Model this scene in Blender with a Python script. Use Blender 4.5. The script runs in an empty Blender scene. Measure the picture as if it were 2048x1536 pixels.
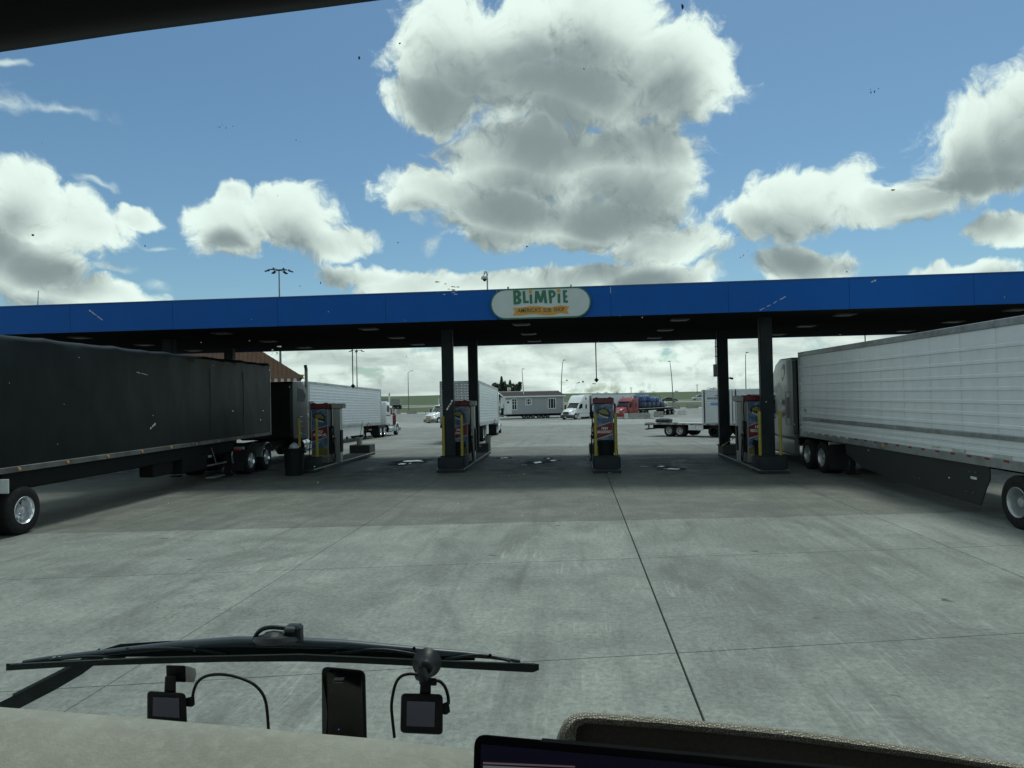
import bpy, bmesh, math, random
from mathutils import Vector, Matrix, noise as mnoise
from mathutils.geometry import tessellate_polygon
R = math.radians
sc = bpy.context.scene
COL = sc.collection
rnd = random.Random(7)

# ------------------------------------------------------------------ camera
F, CX, CY, H, ROLL = 1420.0, 1024.0, 768.0, 2.8, 0.021
CAM = Vector((0, 0, H))
def _cam():
    c, s = math.cos(ROLL), math.sin(ROLL)
    vx, vy = 1150 - CX, 787.5 - CY
    a = vx*c - vy*s; b = -vx*s - vy*c
    yaw, p = math.atan2(a, F), math.atan2(-b, F)
    f = Vector((-math.sin(yaw)*math.cos(p), math.cos(yaw)*math.cos(p), math.sin(p)))
    r = Vector((math.cos(yaw), math.sin(yaw), 0)); u = r.cross(f)
    return c*r - s*u, s*r + c*u, f
CR, CU, CF = _cam()
cd = bpy.data.cameras.new('camera'); cam = bpy.data.objects.new('camera', cd); COL.objects.link(cam)
cam.matrix_world = Matrix(((CR.x, CU.x, -CF.x, 0), (CR.y, CU.y, -CF.y, 0), (CR.z, CU.z, -CF.z, H), (0, 0, 0, 1)))
cd.sensor_fit = 'HORIZONTAL'; cd.sensor_width = 36.0; cd.lens = 36.0*F/2048
cd.clip_start = 0.05; cd.clip_end = 9000
sc.camera = cam
# view rays of the photograph -> points of the place
def ray(px, py): return CF + CR*((px-CX)/F) - CU*((py-CY)/F)
def atY(px, py, Y): d = ray(px, py); return CAM + d*(Y/d.y)
def atd(px, py, k): return CAM + ray(px, py)*k
PROFILE = [(-60, 0), (30, 0), (46, -.30), (64, -.66), (90, -1.08), (118, -1.45), (135, -1.4), (165, -1.0), (208, -.3), (216, -.2), (230, -.1), (300, 1.4), (420, 3.3), (520, 3.9), (800, 1.0), (2000, -8), (7000, -40)]
def gz(y):
    for (a, za), (b, zb) in zip(PROFILE, PROFILE[1:]):
        if y <= b: return za + (zb-za)*(y-a)/(b-a)
    return PROFILE[-1][1]

# ------------------------------------------------------------------ sky, sun, exposure
SUN_EL, SUN_AZ = 69.0, 24.0          # degrees; azimuth clockwise from +Y
w = bpy.data.worlds.new('World'); sc.world = w; w.use_nodes = True
nt = w.node_tree; nt.nodes.clear()
def N(tree, typ, **k):
    n = tree.nodes.new(typ)
    for a, v in k.items(): setattr(n, a, v)
    return n
def setin(tree, n, i, v):
    if v is None: return
    if hasattr(v, 'is_output') or isinstance(v, bpy.types.NodeSocket): tree.links.new(v, n.inputs[i])
    else: n.inputs[i].default_value = v
def math_(tree, op, a, b=None, c=None, clamp=False):
    n = N(tree, 'ShaderNodeMath', operation=op, use_clamp=clamp)
    for i, v in enumerate((a, b, c)): setin(tree, n, i, v)
    return n.outputs[0]
def vmath(tree, op, a, b=None, scale=None):
    n = N(tree, 'ShaderNodeVectorMath', operation=op)
    setin(tree, n, 0, a); setin(tree, n, 1, b)
    if scale is not None: setin(tree, n, 'Scale', scale)
    return n.outputs['Value'] if op in ('LENGTH', 'DOT_PRODUCT') else n.outputs['Vector']
def mixc(tree, fac, a, b, mode='MIX'):
    n = N(tree, 'ShaderNodeMix', data_type='RGBA', blend_type=mode)
    setin(tree, n, 0, fac); setin(tree, n, 6, a); setin(tree, n, 7, b)
    return n.outputs[2]
def ramp(tree, v, a, b, lo=0.0, hi=1.0, smooth=True):
    n = N(tree, 'ShaderNodeMapRange', interpolation_type='SMOOTHSTEP' if smooth else 'LINEAR')
    for i, x in enumerate((v, a, b, lo, hi)): setin(tree, n, i, x)
    return n.outputs[0]
def noise(tree, vec, scale, detail=4, rough=.55, dist=0.0, out=0, typ=None):
    n = N(tree, 'ShaderNodeTexNoise')
    if typ: n.noise_type = typ
    setin(tree, n, 'Vector', vec); setin(tree, n, 'Scale', scale); setin(tree, n, 'Detail', detail); setin(tree, n, 'Roughness', rough); setin(tree, n, 'Distortion', dist)
    return n.outputs[out]

def azel(px, py):
    d = ray(px, py).normalized()
    return math.atan2(d.x, d.y), math.asin(d.z)
# cumulus masses: centre and radii, in pixels of the photograph, kept as azimuth and elevation
CL_AMP, CL_A0, CL_A1, CL_REL, CL_TOP, CL_IN = 1.75, -.05, .27, 3.0, 1.0, .36
CLOUDS = [(950,105,190,150),(1140,60,260,150),(1340,130,165,140),(880,190,125,85),(1130,190,280,100),(1060,320,215,105),(850,385,130,68),(1000,430,195,82),(1260,330,190,120),
 (1180,450,200,78),(1330,495,140,52),(30,400,105,100),(150,440,160,72),(60,520,150,70),(190,585,170,45),(275,415,80,30),(465,458,95,78),(590,452,135,84),(682,490,86,44),(735,556,100,30),(478,405,52,36),
 (1600,400,195,95),(1500,436,104,50),(1790,420,170,50),(1960,285,175,120),(2070,240,140,130),(1930,365,180,55),(2025,470,95,42),(1600,532,135,48),(810,574,150,32),(1000,582,220,32),(1250,565,220,38),(1910,552,175,28)]
def mass_group():
    # nearness to the closest cloud mass: 1 at its heart, 0 at its rim
    g = bpy.data.node_groups.new('cloud_mass', 'ShaderNodeTree')
    g.interface.new_socket('P', in_out='INPUT', socket_type='NodeSocketVector')
    g.interface.new_socket('M', in_out='OUTPUT', socket_type='NodeSocketFloat')
    gi = N(g, 'NodeGroupInput'); go = N(g, 'NodeGroupOutput'); m = None
    for cx, cy, rx, ry in CLOUDS:
        a, e = azel(cx, cy)
        kx = abs(azel(cx+10, cy)[0]-azel(cx-10, cy)[0])/20*rx*.93; ky = abs(azel(cx, cy+10)[1]-azel(cx, cy-10)[1])/20*ry*.95
        n = N(g, 'ShaderNodeVectorMath', operation='MULTIPLY_ADD'); g.links.new(gi.outputs[0], n.inputs[0])
        n.inputs[1].default_value = (1/kx, 1/ky, 0); n.inputs[2].default_value = (-a/kx, -e/ky, 0)
        d = vmath(g, 'LENGTH', n.outputs[0])
        m = d if m is None else math_(g, 'SMOOTH_MIN', m, d, .07)
    g.links.new(math_(g, 'SUBTRACT', 1.0, m), go.inputs[0])
    return g
MG = mass_group()
tc = N(nt, 'ShaderNodeTexCoord'); sx = N(nt, 'ShaderNodeSeparateXYZ'); nt.links.new(tc.outputs['Generated'], sx.inputs[0])
az = math_(nt, 'ARCTAN2', sx.outputs[0], sx.outputs[1]); el = math_(nt, 'ARCSINE', sx.outputs[2])
cb = N(nt, 'ShaderNodeCombineXYZ'); nt.links.new(az, cb.inputs[0]); nt.links.new(el, cb.inputs[1]); P = cb.outputs[0]
wv = vmath(nt, 'SCALE', vmath(nt, 'SUBTRACT', noise(nt, P, 6.0, 4, .6, out=1), (.5, .5, .5)), scale=.10)
Pw = vmath(nt, 'MULTIPLY', vmath(nt, 'ADD', P, wv), (1, 1, 0))
def mass(off=None, src=None):
    n = N(nt, 'ShaderNodeGroup'); n.node_tree = MG
    nt.links.new(vmath(nt, 'ADD', src or Pw, off) if off else Pw, n.inputs[0]); return n.outputs[0]
Ps = vmath(nt, 'MULTIPLY', vmath(nt, 'ADD', P, vmath(nt, 'SCALE', vmath(nt, 'SUBTRACT', noise(nt, P, 6.0, 1, .5, out=1), (.5, .5, .5)), scale=.10)), (1, 1, 0))
m0, m1 = mass(), mass((.018, .055, 0), Ps)
# elsewhere in the sky the same kind of clouds, strewn by noise
front = math_(nt, 'MULTIPLY', ramp(nt, math_(nt, 'ABSOLUTE', az), .78, .62), ramp(nt, el, .66, .52))
big = math_(nt, 'MULTIPLY_ADD', noise(nt, Pw, 2.6, 2, .5), 5.0, -2.38)
big = math_(nt, 'MULTIPLY_ADD', front, -6.0, big)
m0 = math_(nt, 'MAXIMUM', m0, big)
# the low sky: nearly closed layers seen edge-on
lo = math_(nt, 'MULTIPLY_ADD', noise(nt, vmath(nt, 'MULTIPLY', P, (1, 3.4, 1)), 9.0, 4, .55, .3), 1.9, -.52)
low = ramp(nt, el, .075, .135, 1.0, 0.0)
m0 = math_(nt, 'MAXIMUM', m0, math_(nt, 'SUBTRACT', lo, math_(nt, 'MULTIPLY_ADD', low, -3.0, 3.0)))
n0 = noise(nt, Pw, 12.0, 9, .64, .25); n1 = noise(nt, vmath(nt, 'ADD', Pw, (.005, .012, 0)), 12.0, 6, .60, .25)
f0 = math_(nt, 'MULTIPLY_ADD', math_(nt, 'SUBTRACT', n0, .5), CL_AMP, math_(nt, 'MINIMUM', m0, .6))
alpha = ramp(nt, f0, CL_A0, CL_A1)
relief = math_(nt, 'MULTIPLY', math_(nt, 'MULTIPLY', math_(nt, 'SUBTRACT', n1, n0), CL_REL), ramp(nt, f0, .10, .60, 1.0, .12))
d_ = math_(nt, 'MULTIPLY_ADD', ramp(nt, math_(nt, 'MULTIPLY_ADD', math_(nt, 'SUBTRACT', n1, .5), .35, m1), -.30, .80), CL_TOP, math_(nt, 'MULTIPLY', ramp(nt, m0, -.05, .9), CL_IN))
haze_ = noise(nt, vmath(nt, 'MULTIPLY', P, (1, 4.2, 1)), 7.0, 5, .6, .4)
d_ = math_(nt, 'ADD', d_, math_(nt, 'MULTIPLY', low, ramp(nt, haze_, .32, .66, .04, .50)))
# thin high wisps at the upper left
wm = None
for cx, cy, rx, ry in [(130, 218, 150, 20), (20, 205, 60, 32), (190, 357, 70, 12), (45, 132, 60, 10), (320, 480, 80, 14), (240, 525, 120, 14), (848, 500, 34, 26), (320, 556, 40, 18), (1460, 175, 60, 30), (1330, 350, 60, 22)]:
    a, e = azel(cx, cy); kx = abs(azel(cx+10, cy)[0]-azel(cx-10, cy)[0])/20*rx; ky = abs(azel(cx, cy+10)[1]-azel(cx, cy-10)[1])/20*ry
    n = N(nt, 'ShaderNodeVectorMath', operation='MULTIPLY_ADD'); nt.links.new(Pw, n.inputs[0]); n.inputs[1].default_value = (1/kx, 1/ky, 0); n.inputs[2].default_value = (-a/kx, -e/ky, 0)
    q = vmath(nt, 'LENGTH', n.outputs[0]); wm = q if wm is None else math_(nt, 'MINIMUM', wm, q)
wisp = ramp(nt, math_(nt, 'MULTIPLY_ADD', math_(nt, 'SUBTRACT', n0, .5), 3.2, math_(nt, 'SUBTRACT', 1.0, wm)), .15, 1.3, 0.0, .62)
alpha = math_(nt, 'MAXIMUM', alpha, wisp)
soft_ = math_(nt, 'MULTIPLY', math_(nt, 'SUBTRACT', noise(nt, Pw, 4.0, 2, .5), .5), .30)
dens = ramp(nt, math_(nt, 'ADD', math_(nt, 'ADD', d_, soft_), relief), -.05, 1.42)
SKY_STRENGTH = .10
sky = N(nt, 'ShaderNodeTexSky', sky_type='NISHITA', sun_disc=False, sun_elevation=R(SUN_EL), sun_rotation=R(SUN_AZ), altitude=300, air_density=1.0, dust_density=1.0, ozone_density=1.6)
k = 1/SKY_STRENGTH
cloud = mixc(nt, dens, (.90*k, .98*k, .93*k, 1), (.25*k, .295*k, .31*k, 1))
skyc = mixc(nt, 1.0, sky.outputs[0], (.78, .95, .99, 1), 'MULTIPLY')
bg = N(nt, 'ShaderNodeBackground'); wo = N(nt, 'ShaderNodeOutputWorld')
nt.links.new(mixc(nt, alpha, skyc, cloud), bg.inputs[0]); bg.inputs[1].default_value = SKY_STRENGTH
nt.links.new(bg.outputs[0], wo.inputs[0])

sl = bpy.data.lights.new('sun', 'SUN'); so = bpy.data.objects.new('sun', sl); COL.objects.link(so)
sl.energy = 2.1; sl.angle = R(14.0); sl.color = (1, .965, .9)
sdir = Vector((math.sin(R(SUN_AZ))*math.cos(R(SUN_EL)), math.cos(R(SUN_AZ))*math.cos(R(SUN_EL)), math.sin(R(SUN_EL))))
so.rotation_euler = sdir.to_track_quat('Z', 'Y').to_euler(); so.location = (0, 0, 60)
w.cycles.sampling_method = 'NONE'
vs = sc.view_settings
vs.view_transform = 'Standard'; vs.look = 'None'; vs.exposure = 0.0; vs.gamma = 1.0; vs.use_curve_mapping = False
sc.cycles.max_bounces = 8; sc.cycles.transparent_max_bounces = 12
sc.cycles.use_denoising = True

# ------------------------------------------------------------------ materials
MATS = {}
def mat(name, color, rough=.5, metal=0.0, var=0.0, scale=3.0, bump=0.0, bscale=40.0, spec=.5, dirt=None, dirt_amt=0.0, dirt_scale=1.2, emit=None, estr=0.0, coat=0.0, stretch=None):
    if name in MATS: return MATS[name]
    m = bpy.data.materials.new(name); m.use_nodes = True; t = m.node_tree
    b = t.nodes['Principled BSDF']
    b.inputs['Roughness'].default_value = rough; b.inputs['Metallic'].default_value = metal; b.inputs['Specular IOR Level'].default_value = spec
    b.inputs['Coat Weight'].default_value = coat
    col = (*color, 1.0)
    b.inputs['Base Color'].default_value = col
    if var or bump or dirt:
        tcn = N(t, 'ShaderNodeTexCoord'); v = tcn.outputs['Object']
        if stretch: v = vmath(t, 'MULTIPLY', v, stretch)
        c = None
        if var:
            f = ramp(t, noise(t, v, scale, 6, .6), .25, .75, 1-var, 1+var, False)
            c = vmath(t, 'SCALE', tuple(color), scale=f)
        if dirt:
            f = math_(t, 'MULTIPLY', ramp(t, noise(t, v, dirt_scale, 8, .65, .4), .42, .72), dirt_amt)
            c = mixc(t, f, c if c is not None else col, (*dirt, 1))
        if c is not None: t.links.new(c, b.inputs['Base Color'])
        if bump:
            bn = N(t, 'ShaderNodeBump'); bn.inputs['Strength'].default_value = bump; bn.inputs['Distance'].default_value = .01
            t.links.new(noise(t, v, bscale, 5, .6), bn.inputs['Height']); t.links.new(bn.outputs[0], b.inputs['Normal'])
            if not dirt: t.links.new(ramp(t, noise(t, v, bscale*.3, 3, .5), .3, .7, rough*.85, min(1, rough*1.15)), b.inputs['Roughness'])
    if emit:
        b.inputs['Emission Color'].default_value = (*emit, 1); b.inputs['Emission Strength'].default_value = estr
    MATS[name] = m
    return m

# ------------------------------------------------------------------ mesh helper
class MB:
    def __init__(s): s.v = []; s.f = []; s.m = []
    def _add(s, vs, fs, mi=0):
        o = len(s.v); s.v += [tuple(p) for p in vs]
        for f in fs: s.f.append(tuple(i+o for i in f)); s.m.append(mi)
        return s
    def box(s, c, d, mi=0, bev=0.0, rot=None):
        hx, hy, hz = d[0]/2, d[1]/2, d[2]/2; b = min(bev, hx*.95, hy*.95, hz*.95)
        if b <= 0:
            vs = [(x, y, z) for x in (-hx, hx) for y in (-hy, hy) for z in (-hz, hz)]
            fs = [(0,1,3,2),(4,6,7,5),(0,4,5,1),(2,3,7,6),(0,2,6,4),(1,5,7,3)]
        else:
            vs = []; ix = {}
            for sx in (-1, 1):
                for sy in (-1, 1):
                    for sz in (-1, 1):
                        for a in range(3):
                            p = [sx*(hx-b), sy*(hy-b), sz*(hz-b)]
                            p[a] = (sx*hx, sy*hy, sz*hz)[a]
                            ix[(sx, sy, sz, a)] = len(vs); vs.append(tuple(p))
            fs = []
            for a in range(3):
                o = [i for i in range(3) if i != a]
                for sg in (-1, 1):
                    q = []
                    for (u, v) in ((-1,-1),(1,-1),(1,1),(-1,1)):
                        k = [0,0,0]; k[a] = sg; k[o[0]] = u; k[o[1]] = v; q.append(ix[(*k, a)])
                    fs.append(tuple(q))
                for u in (-1, 1):
                    for v in (-1, 1):
                        k0 = [0,0,0]; k1 = [0,0,0]; k0[a] = -1; k1[a] = 1
                        for kk in (k0, k1): kk[o[0]] = u; kk[o[1]] = v
                        fs.append((ix[(*k0, o[0])], ix[(*k1, o[0])], ix[(*k1, o[1])], ix[(*k0, o[1])]))
            for sx in (-1, 1):
                for sy in (-1, 1):
                    for sz in (-1, 1): fs.append(tuple(ix[(sx, sy, sz, a)] for a in range(3)))
        if rot is not None:
            vs = [rot @ Vector(p) for p in vs]
        return s._add([(p[0]+c[0], p[1]+c[1], p[2]+c[2]) for p in vs], fs, mi)
    def box2(s, a, b, mi=0, bev=0.0):
        return s.box([(x+y)/2 for x, y in zip(a, b)], [abs(y-x) for x, y in zip(a, b)], mi, bev)
    def tube(s, pts, r, n=8, mi=0, cap=True):
        pts = [Vector(p) for p in pts]; rs = r if isinstance(r, (list, tuple)) else [r]*len(pts)
        rings = []; up = None
        for i, p in enumerate(pts):
            t = (pts[min(i+1, len(pts)-1)] - pts[max(i-1, 0)]).normalized()
            if up is None: up = Vector((0,0,1)) if abs(t.z) < .9 else Vector((1,0,0))
            x = t.cross(up).normalized(); y = x.cross(t).normalized(); up = y
            rings.append([p + x*math.cos(2*math.pi*k/n)*rs[i] + y*math.sin(2*math.pi*k/n)*rs[i] for k in range(n)])
        return s.loft(rings, mi, cap)
    def soft(s, pts, r, n=8, mi=0, k=5):
        pts = [Vector(p) for p in pts]; out = []
        for i in range(len(pts)-1):
            a, b, c, d = pts[max(i-1, 0)], pts[i], pts[i+1], pts[min(i+2, len(pts)-1)]
            for q in range(k):
                t = q/k; out.append(.5*((2*b)+(c-a)*t+(2*a-5*b+4*c-d)*t*t+(3*b-a-3*c+d)*t**3))
        return s.tube(out+[pts[-1]], r, n, mi)
    def cyl(s, p0, p1, r0, r1=None, n=16, mi=0, cap=True):
        return s.tube([p0, p1], [r0, r0 if r1 is None else r1], n, mi, cap)
    def loft(s, rings, mi=0, cap=True, closed=True):
        n = len(rings[0]); vs = [p for r in rings for p in r]; fs = []
        for i in range(len(rings)-1):
            for k in range(n if closed else n-1):
                a = i*n+k; b = i*n+(k+1) % n; fs.append((a, b, b+n, a+n))
        if cap and closed: fs += [tuple(range(n)), tuple(range((len(rings)-1)*n, len(rings)*n))]
        return s._add(vs, fs, mi)
    def lathe(s, prof, axis='z', n=32, mi=0, off=(0,0,0)):
        rings = []
        for r, h in prof:
            rg = []
            for k in range(n):
                a = 2*math.pi*k/n; u, v = r*math.cos(a), r*math.sin(a)
                p = {'z': (u, v, h), 'y': (u, h, v), 'x': (h, u, v)}[axis]
                rg.append((p[0]+off[0], p[1]+off[1], p[2]+off[2]))
            rings.append(rg)
        return s.loft(rings, mi, False)
    def prism(s, poly, axis, a0, a1, mi=0, holes=()):
        loops = [poly] + list(holes)
        def P(u, v, w): return {'x': (w, u, v), 'y': (u, w, v), 'z': (u, v, w)}[axis]
        flat = [q for l in loops for q in l]; n = len(flat)
        tris = tessellate_polygon([[Vector((q[0], q[1], 0)) for q in l] for l in loops])
        vs = [P(*q, a0) for q in flat] + [P(*q, a1) for q in flat]
        fs = [tuple(t) for t in tris] + [tuple(i+n for i in t) for t in tris]
        o = 0
        for l in loops:
            for i in range(len(l)):
                a, b = o+i, o+(i+1) % len(l); fs.append((a, b, b+n, a+n))
            o += len(l)
        return s._add(vs, fs, mi)
    def quad(s, a, b, c, d, mi=0): return s._add([a, b, c, d], [(0,1,2,3)], mi)
    def poly(s, pts, mi=0): return s._add(pts, [tuple(range(len(pts)))], mi)
    def mesh(s, name, mats, smooth=None):
        me = bpy.data.meshes.new(name); me.from_pydata(s.v, [], s.f)
        for m_ in (mats if isinstance(mats, (list, tuple)) else [mats]): me.materials.append(m_)
        if any(s.m): me.polygons.foreach_set('material_index', s.m)
        bm = bmesh.new(); bm.from_mesh(me); bmesh.ops.recalc_face_normals(bm, faces=bm.faces); bm.to_mesh(me); bm.free()
        if smooth:
            me.polygons.foreach_set('use_smooth', [True]*len(me.polygons)); me.set_sharp_from_angle(angle=R(smooth))
        me.update()
        return me
    def build(s, name, mats, parent=None, smooth=None, loc=None, label=None):
        return link(name, s.mesh(name, mats, smooth), parent, loc, label)
def link(name, data, parent=None, loc=None, label=None, rot=None):
    o = bpy.data.objects.new(name, data); COL.objects.link(o)
    if parent is not None: o.parent = parent
    if loc is not None: o.location = loc
    if rot is not None: o.rotation_euler = rot
    if label: o['label'] = label
    return o
def bevel_mesh(me, w, seg=2, ang=30):
    bm = bmesh.new(); bm.from_mesh(me)
    bmesh.ops.remove_doubles(bm, verts=bm.verts, dist=1e-5)
    bmesh.ops.dissolve_limit(bm, angle_limit=R(1), verts=bm.verts, edges=bm.edges)
    es = [e for e in bm.edges if len(e.link_faces) == 2 and e.calc_face_angle(0) > R(ang)]
    bmesh.ops.bevel(bm, geom=es, offset=w, segments=seg, profile=.6, affect='EDGES', clamp_overlap=True)
    bmesh.ops.recalc_face_normals(bm, faces=bm.faces); bm.to_mesh(me); bm.free()
    me.polygons.foreach_set('use_smooth', [True]*len(me.polygons)); me.set_sharp_from_angle(angle=R(40)); me.update()
    return me
def tag(o, label, cat, group=None, kind=None):
    o['label'] = label
    if cat: o['category'] = cat
    if group: o['group'] = group
    if kind: o['kind'] = kind
    return o
def thing(name, label, cat, loc=(0,0,0), rz=0.0, group=None, pitch=0.0):
    o = bpy.data.objects.new(name, None); COL.objects.link(o); o.empty_display_size = .2
    o.location = loc; o.rotation_euler = (0, pitch, rz)
    return tag(o, label, cat, group)
KIDS = {}
def dup(root, loc, rz=None, label=None, group=None):
    kids = {}
    for o in bpy.data.objects:
        if o.parent: kids.setdefault(o.parent, []).append(o)
    def rec(o, par):
        c = o.copy(); COL.objects.link(c)
        if par is not None: c.parent = par
        for k_ in kids.get(o, ()): rec(k_, c)
        return c
    r = rec(root, None); r.location = loc
    if rz is not None: r.rotation_euler.z = rz
    if label: r['label'] = label
    if group: r['group'] = group
    return r
def struct(o, kind='structure'): o['kind'] = kind; return o
def text_mesh(name, body, size, m, extrude=.001, bold=0.0, align='CENTER', shear=0.0, sx=1.0):
    cu = bpy.data.curves.new(name, 'FONT'); cu.body = body; cu.size = size; cu.extrude = extrude; cu.offset = bold; cu.align_x = align; cu.align_y = 'CENTER'; cu.shear = shear; cu.resolution_u = 3
    tmp = bpy.data.objects.new(name, cu); COL.objects.link(tmp)
    bpy.context.view_layer.update()
    me = bpy.data.meshes.new_from_object(tmp.evaluated_get(bpy.context.evaluated_depsgraph_get()))
    bpy.data.objects.remove(tmp); bpy.data.curves.remove(cu)
    if sx != 1.0:
        for v in me.vertices: v.co.x *= sx
    me.materials.clear(); me.materials.append(m); me.name = name
    return me
# ------------------------------------------------------------------ shared materials
def concrete(name, base, dark=.35, spots=.5, streak=.5, wet=0.0, lanes=0.0):
    if name in MATS: return MATS[name]
    m = bpy.data.materials.new(name); m.use_nodes = True; t = m.node_tree; b = t.nodes['Principled BSDF']
    geo = N(t, 'ShaderNodeNewGeometry'); pos = geo.outputs['Position']
    inf = N(t, 'ShaderNodeObjectInfo')
    big = ramp(t, noise(t, pos, .22, 5, .6, .6), .3, .7, .84, 1.12)
    mid = ramp(t, noise(t, pos, 1.1, 8, .68, .8), .36, .66, .84, 1.13)
    fine = ramp(t, noise(t, pos, 14, 10, .82), .36, .64, .66, 1.34, False)
    grain = ramp(t, noise(t, pos, 90, 4, .75), .36, .64, .84, 1.16, False)
    sv = vmath(t, 'MULTIPLY', pos, (13, .7, 1))
    st = ramp(t, noise(t, sv, 1.6, 9, .72, .5), .50, .74)
    sv2 = vmath(t, 'MULTIPLY', pos, (.6, 11, 1))
    st2 = ramp(t, noise(t, sv2, 1.3, 9, .72, .6), .53, .76)
    area = ramp(t, noise(t, pos, .55, 4, .6), .45, .65)
    f = math_(t, 'MULTIPLY', math_(t, 'MULTIPLY', big, mid), math_(t, 'MULTIPLY', fine, grain))
    f = math_(t, 'MULTIPLY', f, math_(t, 'MULTIPLY_ADD', inf.outputs['Random'], .10, .95))
    c = vmath(t, 'SCALE', base, scale=f)
    # pale scuffs dragged along and across the lanes, and small dark drips
    c = mixc(t, math_(t, 'MULTIPLY', math_(t, 'MULTIPLY', math_(t, 'ADD', st, math_(t, 'MULTIPLY', st2, .7)), area), streak), c, (.37, .385, .36, 1))
    vo = N(t, 'ShaderNodeTexVoronoi', feature='F1'); setin(t, vo, 'Vector', vmath(t, 'ADD', pos, vmath(t, 'SCALE', noise(t, pos, 6, 2, .5, out=1), scale=.25))); setin(t, vo, 'Scale', .9)
    sp = math_(t, 'MULTIPLY', ramp(t, vo.outputs['Distance'], .05, .085, 1, 0), ramp(t, noise(t, pos, .8, 2, .5), .45, .6))
    c = mixc(t, math_(t, 'MULTIPLY', sp, spots), c, (.055, .057, .055, 1))
    # tyre tracks, drips and hairline cracks
    tr_ = ramp(t, noise(t, vmath(t, 'MULTIPLY', pos, (2.4, .10, 1)), 1.0, 5, .62, .3), .50, .72)
    c = mixc(t, math_(t, 'MULTIPLY', tr_, .38), c, (.085, .089, .080, 1))
    v2 = N(t, 'ShaderNodeTexVoronoi', feature='F1'); setin(t, v2, 'Vector', vmath(t, 'ADD', pos, vmath(t, 'SCALE', noise(t, pos, 14, 2, .5, out=1), scale=.12))); setin(t, v2, 'Scale', 4.2)
    dr_ = math_(t, 'MULTIPLY', ramp(t, v2.outputs['Distance'], .05, .10, 1, 0), ramp(t, noise(t, pos, .45, 4, .65), .54, .66))
    c = mixc(t, math_(t, 'MULTIPLY', dr_, .75), c, (.05, .052, .048, 1))
    v3 = N(t, 'ShaderNodeTexVoronoi', feature='DISTANCE_TO_EDGE'); setin(t, v3, 'Vector', vmath(t, 'ADD', pos, vmath(t, 'SCALE', noise(t, pos, .9, 8, .7, out=1), scale=2.2))); setin(t, v3, 'Scale', .16)
    ck_ = math_(t, 'MULTIPLY', ramp(t, v3.outputs['Distance'], .0006, .0018, 1, 0), ramp(t, noise(t, pos, .25, 2, .5), .48, .56))
    c = mixc(t, math_(t, 'MULTIPLY', ck_, .8), c, (.035, .037, .034, 1))
    stain = ramp(t, noise(t, vmath(t, 'MULTIPLY', pos, (1.0, .38, 1)), .75, 9, .70, .9), .47, .72)
    c = mixc(t, math_(t, 'MULTIPLY', stain, dark), c, (.075, .08, .077, 1))
    if lanes:      # oil dripped where trucks stop to fuel, between the islands
        sp_ = N(t, 'ShaderNodeSeparateXYZ'); t.links.new(vmath(t, 'ADD', pos, vmath(t, 'SCALE', vmath(t, 'SUBTRACT', noise(t, pos, .9, 5, .6, out=1), (.5, .5, .5)), scale=1.6)), sp_.inputs[0])
        cx_ = math_(t, 'COSINE', math_(t, 'MULTIPLY', math_(t, 'ADD', sp_.outputs[0], 1.8), 2*math.pi/5.62))
        ly_ = math_(t, 'MULTIPLY', ramp(t, sp_.outputs[1], 21.5, 27.5), ramp(t, sp_.outputs[1], 37.0, 31.0))
        oil = math_(t, 'MULTIPLY', math_(t, 'MULTIPLY', ramp(t, cx_, -.5, .8, .25, 1.0), ly_), ramp(t, noise(t, pos, 1.3, 7, .7, .6), .36, .60))
        c = mixc(t, math_(t, 'MULTIPLY', oil, lanes), c, (.018, .020, .019, 1))
    t.links.new(c, b.inputs['Base Color'])
    b.inputs['Specular IOR Level'].default_value = .35
    rg = ramp(t, mid, .8, 1.16, .72, .9) if not wet else ramp(t, stain, 0, 1, .75, .75-wet)
    t.links.new(rg, b.inputs['Roughness'])
    bn = N(t, 'ShaderNodeBump'); bn.inputs['Strength'].default_value = .35; bn.inputs['Distance'].default_value = .01
    t.links.new(math_(t, 'ADD', noise(t, pos, 60, 6, .65), noise(t, vmath(t, 'MULTIPLY', pos, (40, 3, 1)), 2.0, 3, .6)), bn.inputs['Height']); t.links.new(bn.outputs[0], b.inputs['Normal'])
    MATS[name] = m
    return m
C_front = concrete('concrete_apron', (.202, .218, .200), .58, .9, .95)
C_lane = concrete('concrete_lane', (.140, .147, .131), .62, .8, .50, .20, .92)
C_yard = concrete('concrete_yard', (.200, .213, .200), .35, .3, .30)
C_road = concrete('concrete_road', (.245, .258, .247), .2, .1, .35)
C_asph = concrete('worn_yard', (.185, .195, .186), .30, .1, .30)
M_joint = mat('joint_dirt', (.030, .032, .030), .95, var=.4, scale=9)
M_black = mat('black_plastic', (.009, .010, .010), .6, spec=.25, bump=.1, bscale=120)
M_rubber = mat('tyre_rubber', (.013, .013, .014), .85, spec=.25, var=.3, scale=14, bump=.2, bscale=60)
M_rim = mat('polished_rim', (.72, .74, .76), .24, .85, var=.12, scale=10)
M_rimg = mat('worn_rim', (.40, .42, .43), .42, .6, var=.2, scale=12)
M_rimw = mat('white_rim', (.55, .56, .55), .4, var=.1)
M_dark = mat('hole_dark', (.004, .004, .005), .9)
M_chrome = mat('chrome', (.70, .72, .74), .12, 1.0, var=.05)
M_alum = mat('aluminium_rail', (.42, .44, .44), .45, .85, var=.2, scale=5, dirt=(.10, .095, .085), dirt_amt=.5)
M_frame = mat('chassis_black', (.006, .007, .007), .7, spec=.2, var=.3, scale=6)
M_glass = mat('dark_glass', (.010, .013, .014), .06, spec=.6)
M_screen = mat('windscreen_glass', (.022, .028, .028), .05, spec=.6)
M_orange = mat('amber_lens', (.62, .25, .05), .3)
M_red = mat('red_lens', (.36, .020, .022), .35)
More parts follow.
